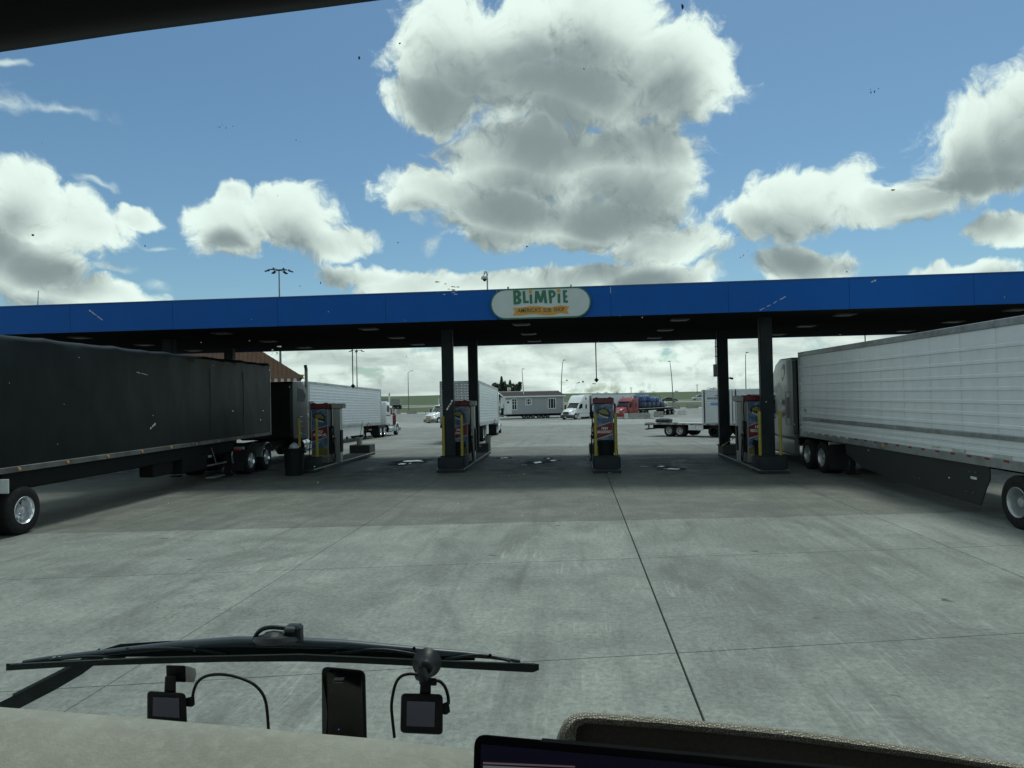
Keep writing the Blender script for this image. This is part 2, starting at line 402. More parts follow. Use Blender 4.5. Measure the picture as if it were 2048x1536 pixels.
M_white = mat('white_paint', (.66, .68, .68), .35, var=.06, scale=2, dirt=(.40, .40, .38), dirt_amt=.25)
M_truckwhite = mat('white_truck_paint', (.72, .74, .75), .22, coat=.5, var=.04)
M_redpaint = mat('red_truck_paint', (.20, .008, .015), .3, coat=.15, var=.06)
M_blackpaint = mat('black_truck_paint', (.008, .011, .011), .34, spec=.32)
M_silver = mat('silver_truck_paint', (.28, .29, .28), .30, .35, var=.06, coat=.4)
M_grey = mat('grey_paint', (.30, .31, .31), .5, var=.1)
M_lamp = mat('lamp_lens', (.75, .78, .78), .12, spec=.7)
M_yellow = mat('bollard_yellow', (.31, .255, .034), .5, var=.18, scale=6, dirt=(.14, .11, .04), dirt_amt=.5, dirt_scale=5)
M_pole = mat('galvanised_pole', (.16, .175, .18), .5, .6, var=.2)

# ------------------------------------------------------------------ ground
def strip(name, x0, x1, ys, dz, m, nx=24):
    b = MB(); n = len(ys)
    for y in ys:
        for i in range(nx+1): b.v.append((x0+(x1-x0)*i/nx, y, gz(y)+dz))
    for j in range(n-1):
        for i in range(nx):
            a = j*(nx+1)+i; b.f.append((a, a+1, a+nx+2, a+nx+1)); b.m.append(0)
    return b.build(name, m)
def rng(a, b, s): 
    n = max(1, int(round((b-a)/s))); return [a+(b-a)*i/n for i in range(n+1)]
ground = struct(strip('ground', -320, 320, rng(-60, 62, 2), -.035, M_joint, 8))
# slabs: longitudinal joints follow the pump islands, the cross joints run a little askew
LX = [-72.3, -60.9, -49.5, -38.1, -32.5, -26.9, -21.3, -15.8, -10.25, -4.7, 1.03, 6.42, 12.0, 17.6, 23.2, 28.8, 34.4, 45.8, 57.2, 68.6]
TY = [(-30, 0), (-18, .1), (-9.0, .15), (-2.2, .2), (3.1, .2), (7.58, .187), (12.03, .145), (15.72, .10), (20.6, .06), (25.4, .03), (30.2, .0), (35.4, 0), (41, 0), (47, 0), (54, 0), (62, 0)]
def slab(xa, xb, ta, tb, wide):
    gx, gy = .005, .004
    xa += gx + (.003 if wide[0] else 0); xb -= gx + (.003 if wide[1] else 0)
    cs = [(xa, ta[0]+ta[1]*xa+gy), (xb, ta[0]+ta[1]*xb+gy), (xb, tb[0]+tb[1]*xb-gy), (xa, tb[0]+tb[1]*xa-gy)]
    b = MB(); e = .005; up = [(x, y, gz(y)) for x, y in cs]
    ins = [(x+(e if i in (0, 3) else -e), y+(e if i in (0, 1) else -e), gz(y)) for i, (x, y) in enumerate(cs)]
    lo = [(x, y, gz(y)-.012) for x, y in cs]; bot = [(x, y, gz(y)-.05) for x, y in cs]
    b._add(ins+lo+bot, [(0,1,2,3)] + [(i, (i+1) % 4, 4+(i+1) % 4, 4+i) for i in range(4)] + [(4+i, 4+(i+1) % 4, 8+(i+1) % 4, 8+i) for i in range(4)])
    return b
for i in range(len(LX)-1):
    for j in range(len(TY)-1):
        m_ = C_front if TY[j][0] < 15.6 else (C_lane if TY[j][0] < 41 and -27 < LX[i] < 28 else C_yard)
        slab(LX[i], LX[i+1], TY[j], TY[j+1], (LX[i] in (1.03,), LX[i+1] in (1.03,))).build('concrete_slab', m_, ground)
struct(strip('yard', -320, 320, rng(61.99, 88, 4), -.001, C_asph, 16))
struct(strip('service_road', -320, 320, rng(88.004, 116, 4), .0, C_road, 16))
struct(strip('truck_parking', -320, 320, rng(116.004, 166, 5), .0, C_yard, 16))
M_grass = mat('verge_grass', (.040, .062, .018), .9, var=.35, scale=.22, dirt=(.085, .085, .030), dirt_amt=.6, dirt_scale=.08, bump=.6, bscale=4)
M_grassn = mat('field_grass', (.038, .066, .017), .9, var=.3, scale=.06, dirt=(.060, .090, .025), dirt_amt=.55, dirt_scale=.03, bump=.6, bscale=3)
struct(strip('verge', -420, 420, rng(166.004, 207, 4), .05, M_grass, 24))
struct(strip('highway', -900, 900, rng(207.004, 217, 2), .04, C_road, 8))
struct(strip('grass_median', -700, 700, rng(217.004, 229, 3), .05, M_grass, 24))
struct(strip('far_carriageway', -900, 900, rng(229.004, 236, 2), .04, C_road, 8))
hb = MB(); ys = rng(236.004, 520, 12) + [600, 800, 1300, 2500, 7000]; nx = 90
for y in ys:
    hw = 1100 if y < 700 else 7000
    for i in range(nx+1):
        x = -hw+2*hw*i/nx
        k_ = min(1, max(0, (y-245)/120))
        b_ = k_*(.9*mnoise.noise(Vector((x*.006, y*.006, 3)))+.5*mnoise.noise(Vector((x*.02, y*.02, 9)))) - k_*min(2.4, max(0, .013*(x+55)))*(1 if y < 600 else 0)
        hb.v.append((x, y, gz(y)+b_))
for j in range(len(ys)-1):
    for i in range(nx):
        a = j*(nx+1)+i; hb.f.append((a, a+1, a+nx+2, a+nx+1)); hb.m.append(0)
struct(hb.build('grass_hill', M_grassn, smooth=60))
# puddles under the canopy
M_water = mat('puddle_water', (.020, .024, .024), .16, spec=.45)
M_damp = mat('damp_concrete', (.058, .062, .057), .9, var=.5, scale=3, spec=.05)
M_absorb = mat('absorbent_white', (.34, .36, .34), .8, var=.15, scale=6)
def puddle(pts_px, seed, water=True):
    r_ = random.Random(seed); b = MB()
    def blob(c, ax, ay, z, mi, rough, n=30):
        ring = []; o_ = r_.uniform(0, 99)
        for i in range(n):
            a = 2*math.pi*i/n; q = Vector((math.cos(a)*1.3, math.sin(a)*1.3, o_))
            k_ = max(.12, .8+rough*mnoise.noise(q)+rough*.6*mnoise.noise(q*3.1))
            x, y = c[0]+ax*k_*math.cos(a), c[1]+ay*k_*math.sin(a); ring.append((x, y, gz(y)+z))
        cc = (c[0], c[1], gz(c[1])+z); b._add([cc]+ring, [(0, 1+i, 1+(i+1) % n) for i in range(n)], mi)
    for (px, py, rx, ry) in pts_px:
        d = ray(px, py); Y = (2.8/-d.z)*d.y
        for _ in range(30): Y = ((2.8-gz(Y))/-d.z)*d.y
        c = atY(px, py, Y); ax = rx*Y/F; ay = min(1.6, ry*Y*Y/(F*2.8))
        if water: blob(c, ax*1.9+.12, ay*1.3+.12, .003, 1, .40)
        blob(c, ax*.85, ay*.6, .006, 0, .7)
        for _ in range(1): blob((c.x+r_.gauss(0, ax*.9), c.y+r_.gauss(0, ay*.5)), ax*r_.uniform(.12, .4), ay*r_.uniform(.12, .35), .0075+.0015*_, 0, .9, 16)
    o = b.build('puddle' if water else 'spill_patch', [M_water if water else M_absorb, M_damp]); o['kind'] = 'structure'
    return o
puddle([(825, 922, 26, 4), (803, 928, 10, 3)], 1); puddle([(1007, 916, 10, 1.6)], 2); puddle([(1046, 922, 6, 2), (1046, 930, 11, 2)], 3, False)
puddle([(1075, 925, 13, 3), (1096, 917, 4, 1.6), (1106, 921, 9, 1.6)], 4); puddle([(1048, 947.5, 5, 1.5)], 5, False); puddle([(1288, 933, 11, 2.2)], 6, False); puddle([(1360, 921, 15, 2.6)], 7, False); puddle([(1322, 933, 9, 1.6), (1345, 938, 16, 2)], 8)
# ------------------------------------------------------------------ fuel canopy
M_blue = mat('canopy_blue', (.0010, .072, .300), .45, spec=.15, var=.08, scale=.4, bump=.05, bscale=3)
M_soffit = mat('soffit_shade_tone', (.032, .033, .031), .95, spec=.0, var=.3, scale=1.5, stretch=(.2, 2, 1))  # shade under the canopy is put into this dark panel colour
M_col = mat('column_dark', (.012, .019, .023), .5, spec=.2, var=.25, scale=3, dirt=(.05, .05, .045), dirt_amt=.4)
canopy = thing('fuel_canopy', 'long blue fascia canopy over the truck pumps on dark square columns', 'canopy', (0, 0, 0))
X0, X1, Y0, Y1, Z0, Z1 = -36.0, 31.0, 23.15, 35.2, 5.29, 6.25
# fascia sheets, 3.6 m each along the front and back
def fascia(y, s):
    n = int((X1-X0)/3.72); st = (X1-X0)/n
    me = MB().box((st/2, 0, (Z0+Z1)/2), (st-.006, .05, Z1-Z0), bev=.006).mesh('fascia_panel', M_blue)
    for i in range(n): link('fascia_panel', me, canopy, (X0+i*st, y, rnd.uniform(-.003, .003)))
fascia(Y0+.025, 1); fascia(Y1-.025, -1)
for x in (X0+.025, X1-.025):
    MB().box((x, (Y0+Y1)/2, (Z0+Z1)/2), (.05, Y1-Y0-.11, Z1-Z0)).build('fascia_panel', M_blue, canopy)
MB().box(((X0+X1)/2, Y0+.03, Z1+.02), (X1-X0, .09, .035)).box(((X0+X1)/2, Y1-.03, Z1+.02), (X1-X0, .09, .035)).build('coping', mat('coping_blue', (.004, .05, .20), .4), canopy)
MB().box(((X0+X1)/2, (Y0+Y1)/2, Z1-.25), (X1-X0-.15, Y1-Y0-.15, .1)).build('roof_deck', mat('roof_deck', (.25, .25, .24), .8, var=.2), canopy)
npan = 29; ph = (Y1-Y0-.12)/npan
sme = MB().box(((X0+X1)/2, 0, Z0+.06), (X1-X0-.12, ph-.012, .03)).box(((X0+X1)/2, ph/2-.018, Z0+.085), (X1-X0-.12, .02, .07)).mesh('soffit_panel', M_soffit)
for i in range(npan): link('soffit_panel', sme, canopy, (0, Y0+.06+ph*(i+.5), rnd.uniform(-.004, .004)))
M_lens = mat('light_lens', (.10, .105, .10), .5)
lme = MB().box((0, 0, Z0+.025), (.62, .62, .045), 0, .012).mesh('canopy_light', mat('light_housing', (.045, .046, .046), .5))
lme2 = MB().box((0, 0, Z0-.003), (.46, .46, .02), 0, .006).mesh('lens', M_lens)
for ix in range(-6, 6):
    for y in (25.2, 29.2, 33.2):
        l_ = link('canopy_light', lme, canopy, (-1.85+ix*5.56, y, 0)); link('lens', lme2, l_)
for i, (xa, ya, xb, yb) in enumerate([(-4.78, 26.6, -4.56, 31.8), (6.66, 25.5, 6.22, 30.6), (-16.2, 27.2, -16.3, 32.4), (17.7, 25.5, 17.5, 30.8)]):
    for x, y in ((xa, ya), (xb, yb)):
        b = MB().box((x, y, (Z0+.05+.50)/2), (.40, .36, Z0+.05-.50), 0, .012)
        for sx in (-1, 1): b.box((x+sx*.20, y-.12, (Z0+.5)/2), (.03, .04, Z0-.52))
        b.box((x, y, .515), (.56, .5, .03))
        b.build('column', M_col, canopy)
# ------------------------------------------------------------------ shop sign on the fascia
M_sgreen = mat('sign_green', (.012, .115, .062), .45); M_sorange = mat('sign_orange', (.50, .23, .022), .45); M_sface = mat('sign_face', (.42, .47, .47), .4, var=.06, scale=2)
SC = 8.533*60.2
def sgn(cx, cy): return ((cx-1030)/SC, -(cy-408+.041*(cx-1030))/SC)
c0 = atY(1081, 606.5, Y0-.07)
sign = thing('shop_sign', 'white pill shaped sandwich shop sign with green lettering and gold ribbon on blue fascia', 'sign', c0)
def stad(hw, hh, n=14):
    pts = []
    for s_, a0 in ((1, -90), (-1, 90)):
        for i in range(n+1):
            a = R(a0+180*i/n); pts.append((s_*(hw-hh)+hh*math.cos(a), hh*math.sin(a)))
    return pts
MB().prism(stad(1.635, .495), 'y', -.05, .065, holes=[stad(1.595, .455)]).build('frame', M_sgreen, sign)
MB().prism(stad(1.594, .454), 'y', -.04, .06).build('face_panel', M_sface, sign)
for x in (-1.05, 1.0): MB().box((x, .02, .53), (.06, .04, .09)).build('bracket', M_grey, sign)
LET = [('B', [(575,200),(660,193),(700,222),(710,265),(697,300),(672,314),(706,338),(716,372),(702,410),(660,432),(582,438)], [[(622,237),(645,240),(652,262),(640,288),(624,290)], [(624,336),(648,344),(657,368),(642,394),(627,396)]]),
 ('L', [(735,213),(778,206),(785,374),(835,368),(832,408),(742,412)], []), ('I', [(850,266),(893,262),(897,420),(852,415)], []),
 ('M', [(945,208),(1000,203),(1035,308),(1065,195),(1122,188),(1145,412),(1096,408),(1088,308),(1058,398),(1012,400),(985,314),(975,412),(930,410)], []),
 ('P', [(1165,195),(1235,188),(1280,215),(1289,260),(1270,302),(1222,320),(1222,410),(1180,412)], [[(1212,232),(1240,238),(1246,260),(1236,280),(1213,284)]]),
 ('I', [(1318,250),(1362,245),(1362,408),(1318,402)], []), ('E', [(1405,190),(1476,186),(1478,223),(1450,226),(1450,277),(1479,276),(1479,312),(1450,314),(1452,362),(1488,358),(1488,400),(1412,398)], [])]
for nm, pl, hs in LET:
    MB().prism([sgn(*p) for p in pl], 'y', -.052, -.03, holes=[[sgn(*p) for p in h] for h in hs]).build('letter', M_sgreen, sign)
for cx, cy in ((867, 218), (1338, 203)):
    x, z = sgn(cx, cy); MB().cyl((x, -.052, z), (x, -.03, z), 31/SC, n=20).build('letter_dot', M_sorange, sign, smooth=40)
rib = [(568,490),(640,490),(700,487),(780,472),(860,462),(980,460),(1060,470),(1130,478),(1190,478),(1250,470),(1320,450),(1380,442),(1450,452),(1512,465),(1470,515),(1497,588),(1430,575),(1370,568),(1310,582),(1250,600),(1180,606),(1100,605),(1020,598),(950,590),(870,592),(800,600),(720,612),(650,617),(568,618),(602,553)]
ribbon = MB().prism([sgn(*p) for p in rib], 'y', -.050, -.03).build('ribbon', M_sorange, sign)
M_tag = mat('tagline_green', (.035, .085, .030), .5)
for wd, xa, xb, ya, yb in (("AMERICA'S", 645, 1032, 535, 530), ('SUB', 1072, 1205, 528, 528), ('SHOP', 1252, 1428, 518, 508)):
    me = text_mesh('tagline', wd, .19, M_tag, .003, 0.002)
    xs = [v.co.x for v in me.vertices]; wv_ = (xb-xa)/SC; s_ = wv_/(max(xs)-min(xs))
    for v in me.vertices: v.co.x *= s_
    x, z = sgn((xa+xb)/2, (ya+yb)/2)
    link('tagline', me, ribbon, (x, -.056, z), rot=(R(90), 0, 0))

# ------------------------------------------------------------------ things on and under the canopy
p = atY(975, 582, Y0+.3)
o = thing('security_camera', 'dome security camera on a bent white post rising behind the fascia by the sign', 'security camera', (p.x, p.y, 6.2))
hgt = atY(973, 545, p.y).z-6.2
M_cam = mat('camera_grey', (.34, .37, .38), .4)
MB().tube([(0.0, 0, 0), (0, 0, hgt-.05), (-.03, -.02, hgt+.02), (-.07, -.1, hgt+.02), (-.075, -.13, hgt-.06), (-.075, -.13, hgt-.14)], .026, 10).build('post', M_cam, o, smooth=50)
MB().lathe([(.03, hgt-.1), (.06, hgt-.13), (.105, hgt-.16), (.12, hgt-.24), (.0, hgt-.24)], 'z', 24, off=(-.075, -.13, 0)).build('housing', M_cam, o, smooth=40)
MB().lathe([(.062, hgt-.24), (.06, hgt-.27), (.045, hgt-.30), (.02, hgt-.318), (0, hgt-.32)], 'z', 20, off=(-.075, -.13, 0)).build('dome', M_glass, o, smooth=60)
p = atY(75, 607, Y0+.2)
o = thing('antenna', 'thin whip antenna clamped at the far end of the canopy top', 'antenna', (p.x, p.y, 6.2))
MB().cyl((0, 0, 0), (.04, 0, .62), .016, .010, 8).build('rod', M_pole, o); MB().box((0, 0, .09), (.13, .08, .05)).build('clamp', M_pole, o)
for i, (px, py) in enumerate(((706, 774), (1193, 762), (1732, 740))):
    p = atY(px, py, 32.5)
    o = thing('hanging_rod', ['dark drop rod with a weighted tip hanging over the island nearest the black trailer', 'dark drop rod with a weighted tip hanging behind the middle pump', 'dark drop rod hanging behind the silver trailer roof'][i], 'hanging rod', (p.x, p.y, 5.35), 0, 'drop rods hanging from the canopy')
    L_ = 5.35-p.z
    MB().cyl((0, 0, 0), (0, 0, -L_+.1), .026, .022, 8).build('rod', M_black, o)
    MB().lathe([(.02, -L_+.16), (.05, -L_+.10), (.10, -L_+.07), (.105, -L_+.04), (.06, -L_), (.025, -L_-.05), (0, -L_-.06)], 'z', 14).build('weight', M_black, o, smooth=50)
# electrical box and conduit on the rear column by the right hand island
o = thing('junction_box', 'grey electrical box with conduit strapped to the rear column beside the last pump', 'electrical box', (6.22-.27, 30.42, 3.3))
MB().box((-.06, -.03, .35), (.17, .16, .52), 0, .012).build('box', mat('box_grey', (.24, .25, .24), .5, var=.1), o)
MB().tube([(-.03, 0, .6), (-.03, 0, 2.0)], .022, 8).tube([(.05, 0, .6), (.05, 0, 2.0)], .018, 8).build('conduit', M_black, o)
for z in (.95, 1.35, 1.75): MB().box((.01, .0, z), (.17, .06, .03)).build('strap', M_black, o)
o = thing('wall_camera', 'small bullet camera bolted to the rear column opposite the electrical box', 'security camera', (6.22+.2, 30.4, 3.32))
MB().box((.03, 0, 0), (.08, .05, .05)).cyl((.06, 0, 0), (.16, -.06, -.03), .045, n=10).build('camera_body', M_black, o)

# ------------------------------------------------------------------ pump islands, dispensers, bollards
M_isl = mat('island_concrete', (.070, .078, .074), .85, var=.25, scale=2.5, bump=.3, bscale=30, dirt=(.04, .042, .04), dirt_amt=.6)
M_islf = mat('island_block_dark', (.018, .024, .028), .7, spec=.2, var=.25, scale=3, bump=.2, bscale=30, dirt=(.02, .022, .022), dirt_amt=.5)
M_steel = mat('curb_steel', (.42, .43, .41), .4, .8, var=.3, scale=8)
M_hdr = mat('dispenser_red', (.125, .011, .013), .4, var=.05)
M_stain = mat('stainless', (.34, .355, .345), .38, .8, var=.15, scale=2, stretch=(4, 4, .3))
M_hood = mat('hood_grey', (.34, .34, .31), .5, var=.06)
M_tan = mat('poster_tan', (.30, .24, .13), .6, var=.3, scale=6); M_hill = mat('poster_hill', (.135, .125, .032), .6, var=.45, scale=9)
M_pred = mat('poster_red', (.16, .010, .013), .5, var=.05); M_pwhite = mat('poster_white', (.62, .62, .60), .5); M_pyel = mat('poster_yellow', (.27, .26, .07), .5); M_pblk = mat('poster_black', (.012, .013, .012), .5)
def poster_sky():
    m = bpy.data.materials.new('poster_sky'); m.use_nodes = True; t = m.node_tree; b = t.nodes['Principled BSDF']
    v = N(t, 'ShaderNodeTexCoord').outputs['Object']
    f = ramp(t, noise(t, vmath(t, 'MULTIPLY', v, (1, 1, 1.5)), 2.6, 7, .6, .5), .46, .68)
    t.links.new(mixc(t, f, (.040, .095, .185, 1), (.22, .29, .36, 1)), b.inputs['Base Color']); b.inputs['Roughness'].default_value = .4
    return m
M_psky = poster_sky()
def bollard(x, y, z, label):
    o = thing('bollard', label, 'bollard', (x, y, z), 0, 'yellow pipe bollards on the pump islands')
    MB().lathe([(.001, 1.52), (.04, 1.515), (.052, 1.49), (.055, 1.46), (.055, 0)], 'z', 18).build('pipe', M_yellow, o, smooth=50)
    MB().box((0, 0, .012), (.22, .2, .024)).build('base_plate', M_islf, o)
    return o
WD = {}
def island(i, x, y, L_, W, year, name, hood_side, desc, bin_=True, label_isl=''):
    isl = thing('pump_island', label_isl, 'pump island', (x, y, 0), 0, 'raised pump islands')
    MB().box((0, L_/2, .075), (W, L_-.02, .15), 0, .015).build('curb', M_isl, isl)
    for sx in (-1, 1): MB().box((sx*(W/2+.004), L_/2, .135), (.012, L_-.03, .04)).build('curb_edging', M_steel, isl)
    b = MB().prism([(-W/2+.12, 0), (W/2-.12, 0), (W/2-.03, .03), (W/2, .12), (W/2, .95), (-W/2, .95), (-W/2, .12), (-W/2+.03, .03)], 'z', .12, .55); bevel_mesh
    o_ = b.build('end_block', M_islf, isl); bevel_mesh(o_.data, .02, 2)
    MB().box((0, .47, .05), (W+.02, .98, .1)).build('base_course', M_islf, isl)
    o_ = MB().box((0, L_-.5, .34), (W, .95, .40), 0, .02).build('end_block', M_isl, isl)
    MB().box((.08, -.01, .03), (.1, .05, .03)).build('anchor_bolt', M_pole, isl) if i == 2 else None
    # dispenser
    dy = y+2.0
    d = thing('fuel_dispenser', desc, 'fuel pump', (x, dy, .15), 0, 'truck fuel dispensers')
    hw = .355
    MB().box((0, .42, 1.14), (hw*2, .80, 2.22), 0, .02).build('cabinet', M_stain, d)
    MB().box((0, .40, 2.36), (hw*2+.06, .88, .21), 0, .025).build('header', M_hdr, d)
    for sx in (-.25, .25): MB().box((sx, .1, 2.48), (.12, .12, .03)).build('header_lug', M_hdr, d)
    # printed front: sky, red band, hills
    fy = .015
    MB().box((0, fy-.008, 1.25), (hw*2-.06, .012, 1.98)).build('poster', M_psky, d)
    pz = d.children[-1]
    def band(z0, z1, z2, z3, m_, dy_): return MB().prism([(-hw+.03, z0), (hw-.03, z1), (hw-.03, z2), (-hw+.03, z3)], 'y', fy-.018-dy_, fy-.0145)
    po = [c for c in bpy.data.objects if c.parent == d and c.name.startswith('poster')][0]
    band(.92, 1.12, 1.56, 1.36, M_pred, 0).build('red_band', M_pred, po)
    MB().prism([(-hw+.03, 1.36), (hw-.03, 1.56), (hw-.03, 1.575), (-hw+.03, 1.375)], 'y', fy-.019, fy-.0145).prism([(-hw+.03, .895), (hw-.03, 1.095), (hw-.03, 1.115), (-hw+.03, .915)], 'y', fy-.019, fy-.0145).build('band_edge', M_pwhite, po)
    MB().prism([(-hw+.03, .27), (hw-.03, .27), (hw-.03, .60), (.22, .68), (.1, .72), (-.12, .66), (-hw+.03, .56)], 'y', fy-.018, fy-.0145).build('hill_print', M_hill, po)
    MB().box((0, fy-.0165, .305), (hw*2-.06, .006, .10)).build('path_print', M_tan, po)
    # emblem: a tilted bubble, pale script lines inside
    def ell(cx, cz, rx, rz, a, n=28): return [(cx+rx*math.cos(t_)*math.cos(a)-rz*math.sin(t_)*math.sin(a), cz+rx*math.cos(t_)*math.sin(a)+rz*math.sin(t_)*math.cos(a)) for t_ in [2*math.pi*q/n for q in range(n)]]
    EZ = .17
    e = MB().prism(ell(0, 1.74+EZ, .255, .165, -.28), 'y', fy-.018, fy-.0145, 0)
    e.prism([(.13, 1.62+EZ), (.2, 1.66+EZ), (.30, 1.53+EZ)], 'y', fy-.018, fy-.0145, 0)
    e.prism(ell(-.02, 1.725+EZ, .262, .150, -.30), 'y', fy-.0165, fy-.0144, 3)
    for q, (cx_, cz_, w_) in enumerate(((.02, 1.84, .20), (.0, 1.785, .33), (.01, 1.73, .36))):
        for s_ in range(5):
            xx = cx_-w_/2+w_*(s_+.5)/5; cz_ = (1.84, 1.785, 1.73)[q]+EZ
            e.prism([(xx-w_*.095, cz_-.024-.25*(xx-cx_)), (xx+w_*.085, cz_-.024-.25*(xx-cx_)), (xx+w_*.095, cz_+.024-.25*(xx-cx_)), (xx-w_*.085, cz_+.024-.25*(xx-cx_))], 'y', fy-.0205, fy-.0175, 1)
    for s_ in range(7):
        xx = -.17+s_*.052; zz = 1.675+EZ-.12*s_*.16-.02+.004*(s_-3)**2*.5
        e.prism([(xx-.020, zz-.028), (xx+.018, zz-.034), (xx+.020, zz+.026), (xx-.016, zz+.030)], 'y', fy-.0205, fy-.0175, 2)
    e.build('emblem', [M_pblk, M_pyel, M_pwhite, M_pred], po)
    for k_, (tx, z_, s_, mw) in enumerate(((year, 1.32, .125, .24), (name, 1.185, .135, .56))):
        me = text_mesh('lettering', tx, s_, M_pwhite, .002, .006, shear=.15)
        xs = [v.co.x for v in me.vertices]; sc_ = min(1.0, mw/(max(xs)-min(xs)))
        for v in me.vertices: v.co.x *= sc_
        link('lettering', me, po, (.01, fy-.021, z_), rot=(R(90), 0, 0))
    # hose sides: recess, grey hood arm, hoses and nozzles
    for sx in (-1, 1):
        MB().box((sx*(hw+.022), .40, .95), (.045, .52, 1.15), 0, .015).build('nozzle_bay', M_black, d)
        MB().box((sx*(hw+.018), .42, 2.36), (.03, .86, .205)).build('header_end', M_hdr, d)
        for k_, yy in enumerate((.2, .55)):
            hp = [(sx*(hw+.05), yy, 2.26), (sx*(hw+.09), yy, 2.1), (sx*(hw+.07), yy+.02, 1.55), (sx*(hw+.10), yy, 1.1), (sx*(hw+.13), yy-.06, .55), (sx*(hw+.15), yy-.02, .18), (sx*(hw+.15), yy+.10, .07), (sx*(hw+.14), yy+.22, .22), (sx*(hw+.11), yy+.2, .7), (sx*(hw+.09), yy+.1, .98)]
            MB().soft(hp, .021, 8).build('hose', M_black, d, smooth=60)
            nz = MB().box((sx*(hw+.08), yy+.08, 1.05), (.07, .09, .28), 0, .02).tube([(sx*(hw+.08), yy+.08, 1.15), (sx*(hw+.10), yy+.06, 1.32), (sx*(hw+.07), yy+.03, 1.44)], .018, 8)
            nz.build('nozzle', M_black if k_ else M_chrome, d, smooth=50)
        MB().box((sx*(hw+.12), .25, 1.02), (.06, .3, .1), 0, .02).build('nozzle_guard', M_black, d)
    if hood_side:
        sx = hood_side; HW_ = (.46, .24, 0, .30)[i]
        MB().box((sx*(hw+.04+HW_/2), .55, 2.35), (HW_, .5, .20), 0, .02).build('side_hood', M_hood, d)
        MB().box((sx*(hw+.04+HW_*.38), .6, 1.13), (HW_*.62, .32, 2.24), 0, .02).build('side_post', M_stain, d)
        MB().box((sx*(hw+.06+HW_*.7), .55, .9), (.05, .26, .9), 0, .01).build('hose_tray', M_black, d)
    return isl, d
names = [('1923', 'FISHER JR.'), ('1920', 'FWD'), ('1934', 'BROCKWAY'), ('1929', 'PIERCE ARROW')]
GEO = [(-10.42, 26.2, 8.3, 1.0), (-4.60, 25.75, 8.3, 1.0), (1.06, 25.0, 7.6, .96), (6.52, 24.25, 6.9, .94)]
IL = ['pump island beside the black trailer with the round bin at its front', 'pump island with a column on its front block left of the middle island', 'low middle pump island without a column, below the sign', 'pump island with a column beside the silver trailer']
DL = ['fuel pump with red header beside the black tractor, poster reading 1923', 'fuel pump with red header half hidden behind the dark front column', 'fuel pump with red header standing alone on the middle island', 'fuel pump with red header next to the silver sleeper cab']
BN = ['beside the black tractor', 'in front of the column pump', 'at the middle pump below the sign', 'by the silver trailer pump']
for i, (x, y, L_, W) in enumerate(GEO):
    island(i, x, y, L_, W, *names[i], [1, 1, 0, -1][i], DL[i], label_isl=IL[i])
    xs = [(-.30, .40), (-.36, .34), (-.36, .36), (-.28, .40)][i]
    for k_, dx in enumerate(xs): bollard(x+dx, y+.62, .55, 'yellow bollard %s, %s' % (['left one of the pair', 'right one of the pair'][k_], BN[i]))
# the farther islands hidden behind the trailers stand there too
# ------------------------------------------------------------------ bins, buckets, squeegees
M_bin = mat('bin_black', (.006, .009, .011), .6, spec=.2, var=.2, scale=5)
def bin_(x, y, z, h, r, label, lid=False):
    o = thing('trash_bin', label, 'trash bin', (x, y, z), 0, 'dark round trash bins')
    MB().lathe([(0, 0), (r*.84, 0), (r*.98, h*.90), (r*1.08, h*.91), (r*1.10, h*.99), (r*1.02, h), (r*.96, h*.97), (r*.80, .04), (0, .04)], 'z', 28).build('bin_body', M_bin, o, smooth=35)
    for sx in (-1, 1): MB().box((sx*r*1.08, 0, h*.84), (.06, .16, .07), 0, .015).build('handle', M_bin, o)
    if lid: MB().lathe([(r*.5, h*.96), (r*.46, h*1.05), (r*.34, h*1.13), (r*.16, h*1.17), (0, h*1.18)], 'z', 22).build('bag', mat('bin_bag', (.30, .33, .36), .35, var=.2), o, smooth=60)
    return o
bin_(-10.42, 25.55, 0, 1.02, .38, 'big round trash bin with pale bag bulging out, on the ground by the black tractor', True)
bin_(-4.62, 27.32, .15, .86, .31, 'round trash bin on the island between the dark column and its pump')
bin_(1.10, 26.5, .15, .90, .31, 'round trash bin between the two bollards of the middle pump')
bin_(6.62, 26.02, .15, .86, .30, 'round trash bin tucked behind the column of the silver trailer island')
M_bucket = mat('bucket_white', (.50, .52, .50), .5, var=.1, dirt=(.2, .2, .18), dirt_amt=.4)
def bucket(x, y, z, poles, label):
    o = thing('bucket', label, 'bucket', (x, y, z), 0, 'wash buckets on the islands')
    MB().lathe([(0, 0), (.125, 0), (.15, .33), (.162, .33), (.162, .36), (.145, .36), (.118, .03), (0, .03)], 'z', 24).build('pail', M_bucket, o, smooth=40)
    for k_, (dx, dy, h) in enumerate(poles):
        q = thing('squeegee', 'long handled squeegee leaning %s in the bucket of the %s island' % (['upright', 'outward', 'sideways'][k_ if len(poles) > 1 else 2], 'black tractor' if x < -8 else 'column'), 'squeegee', (x, y, z), 0, 'squeegees in buckets')
        MB().cyl((dx*.02, 0, .06), (dx*h, dy, h), .013, n=8).build('pole', M_black, q)
        MB().box((dx*.02, 0, .075), (.16, .04, .05)).build('head', M_black, q)
p = atY(715, 885, 33.6); bucket(p.x, 33.9, .54, [(.12, .1, 1.12), (.42, .1, 1.05)], 'white wash bucket holding two squeegees at the back of the black tractor island')
bucket(-4.15, 33.4, .54, [(.30, .2, 1.15)], 'white wash bucket holding one squeegee at the back of the column island')
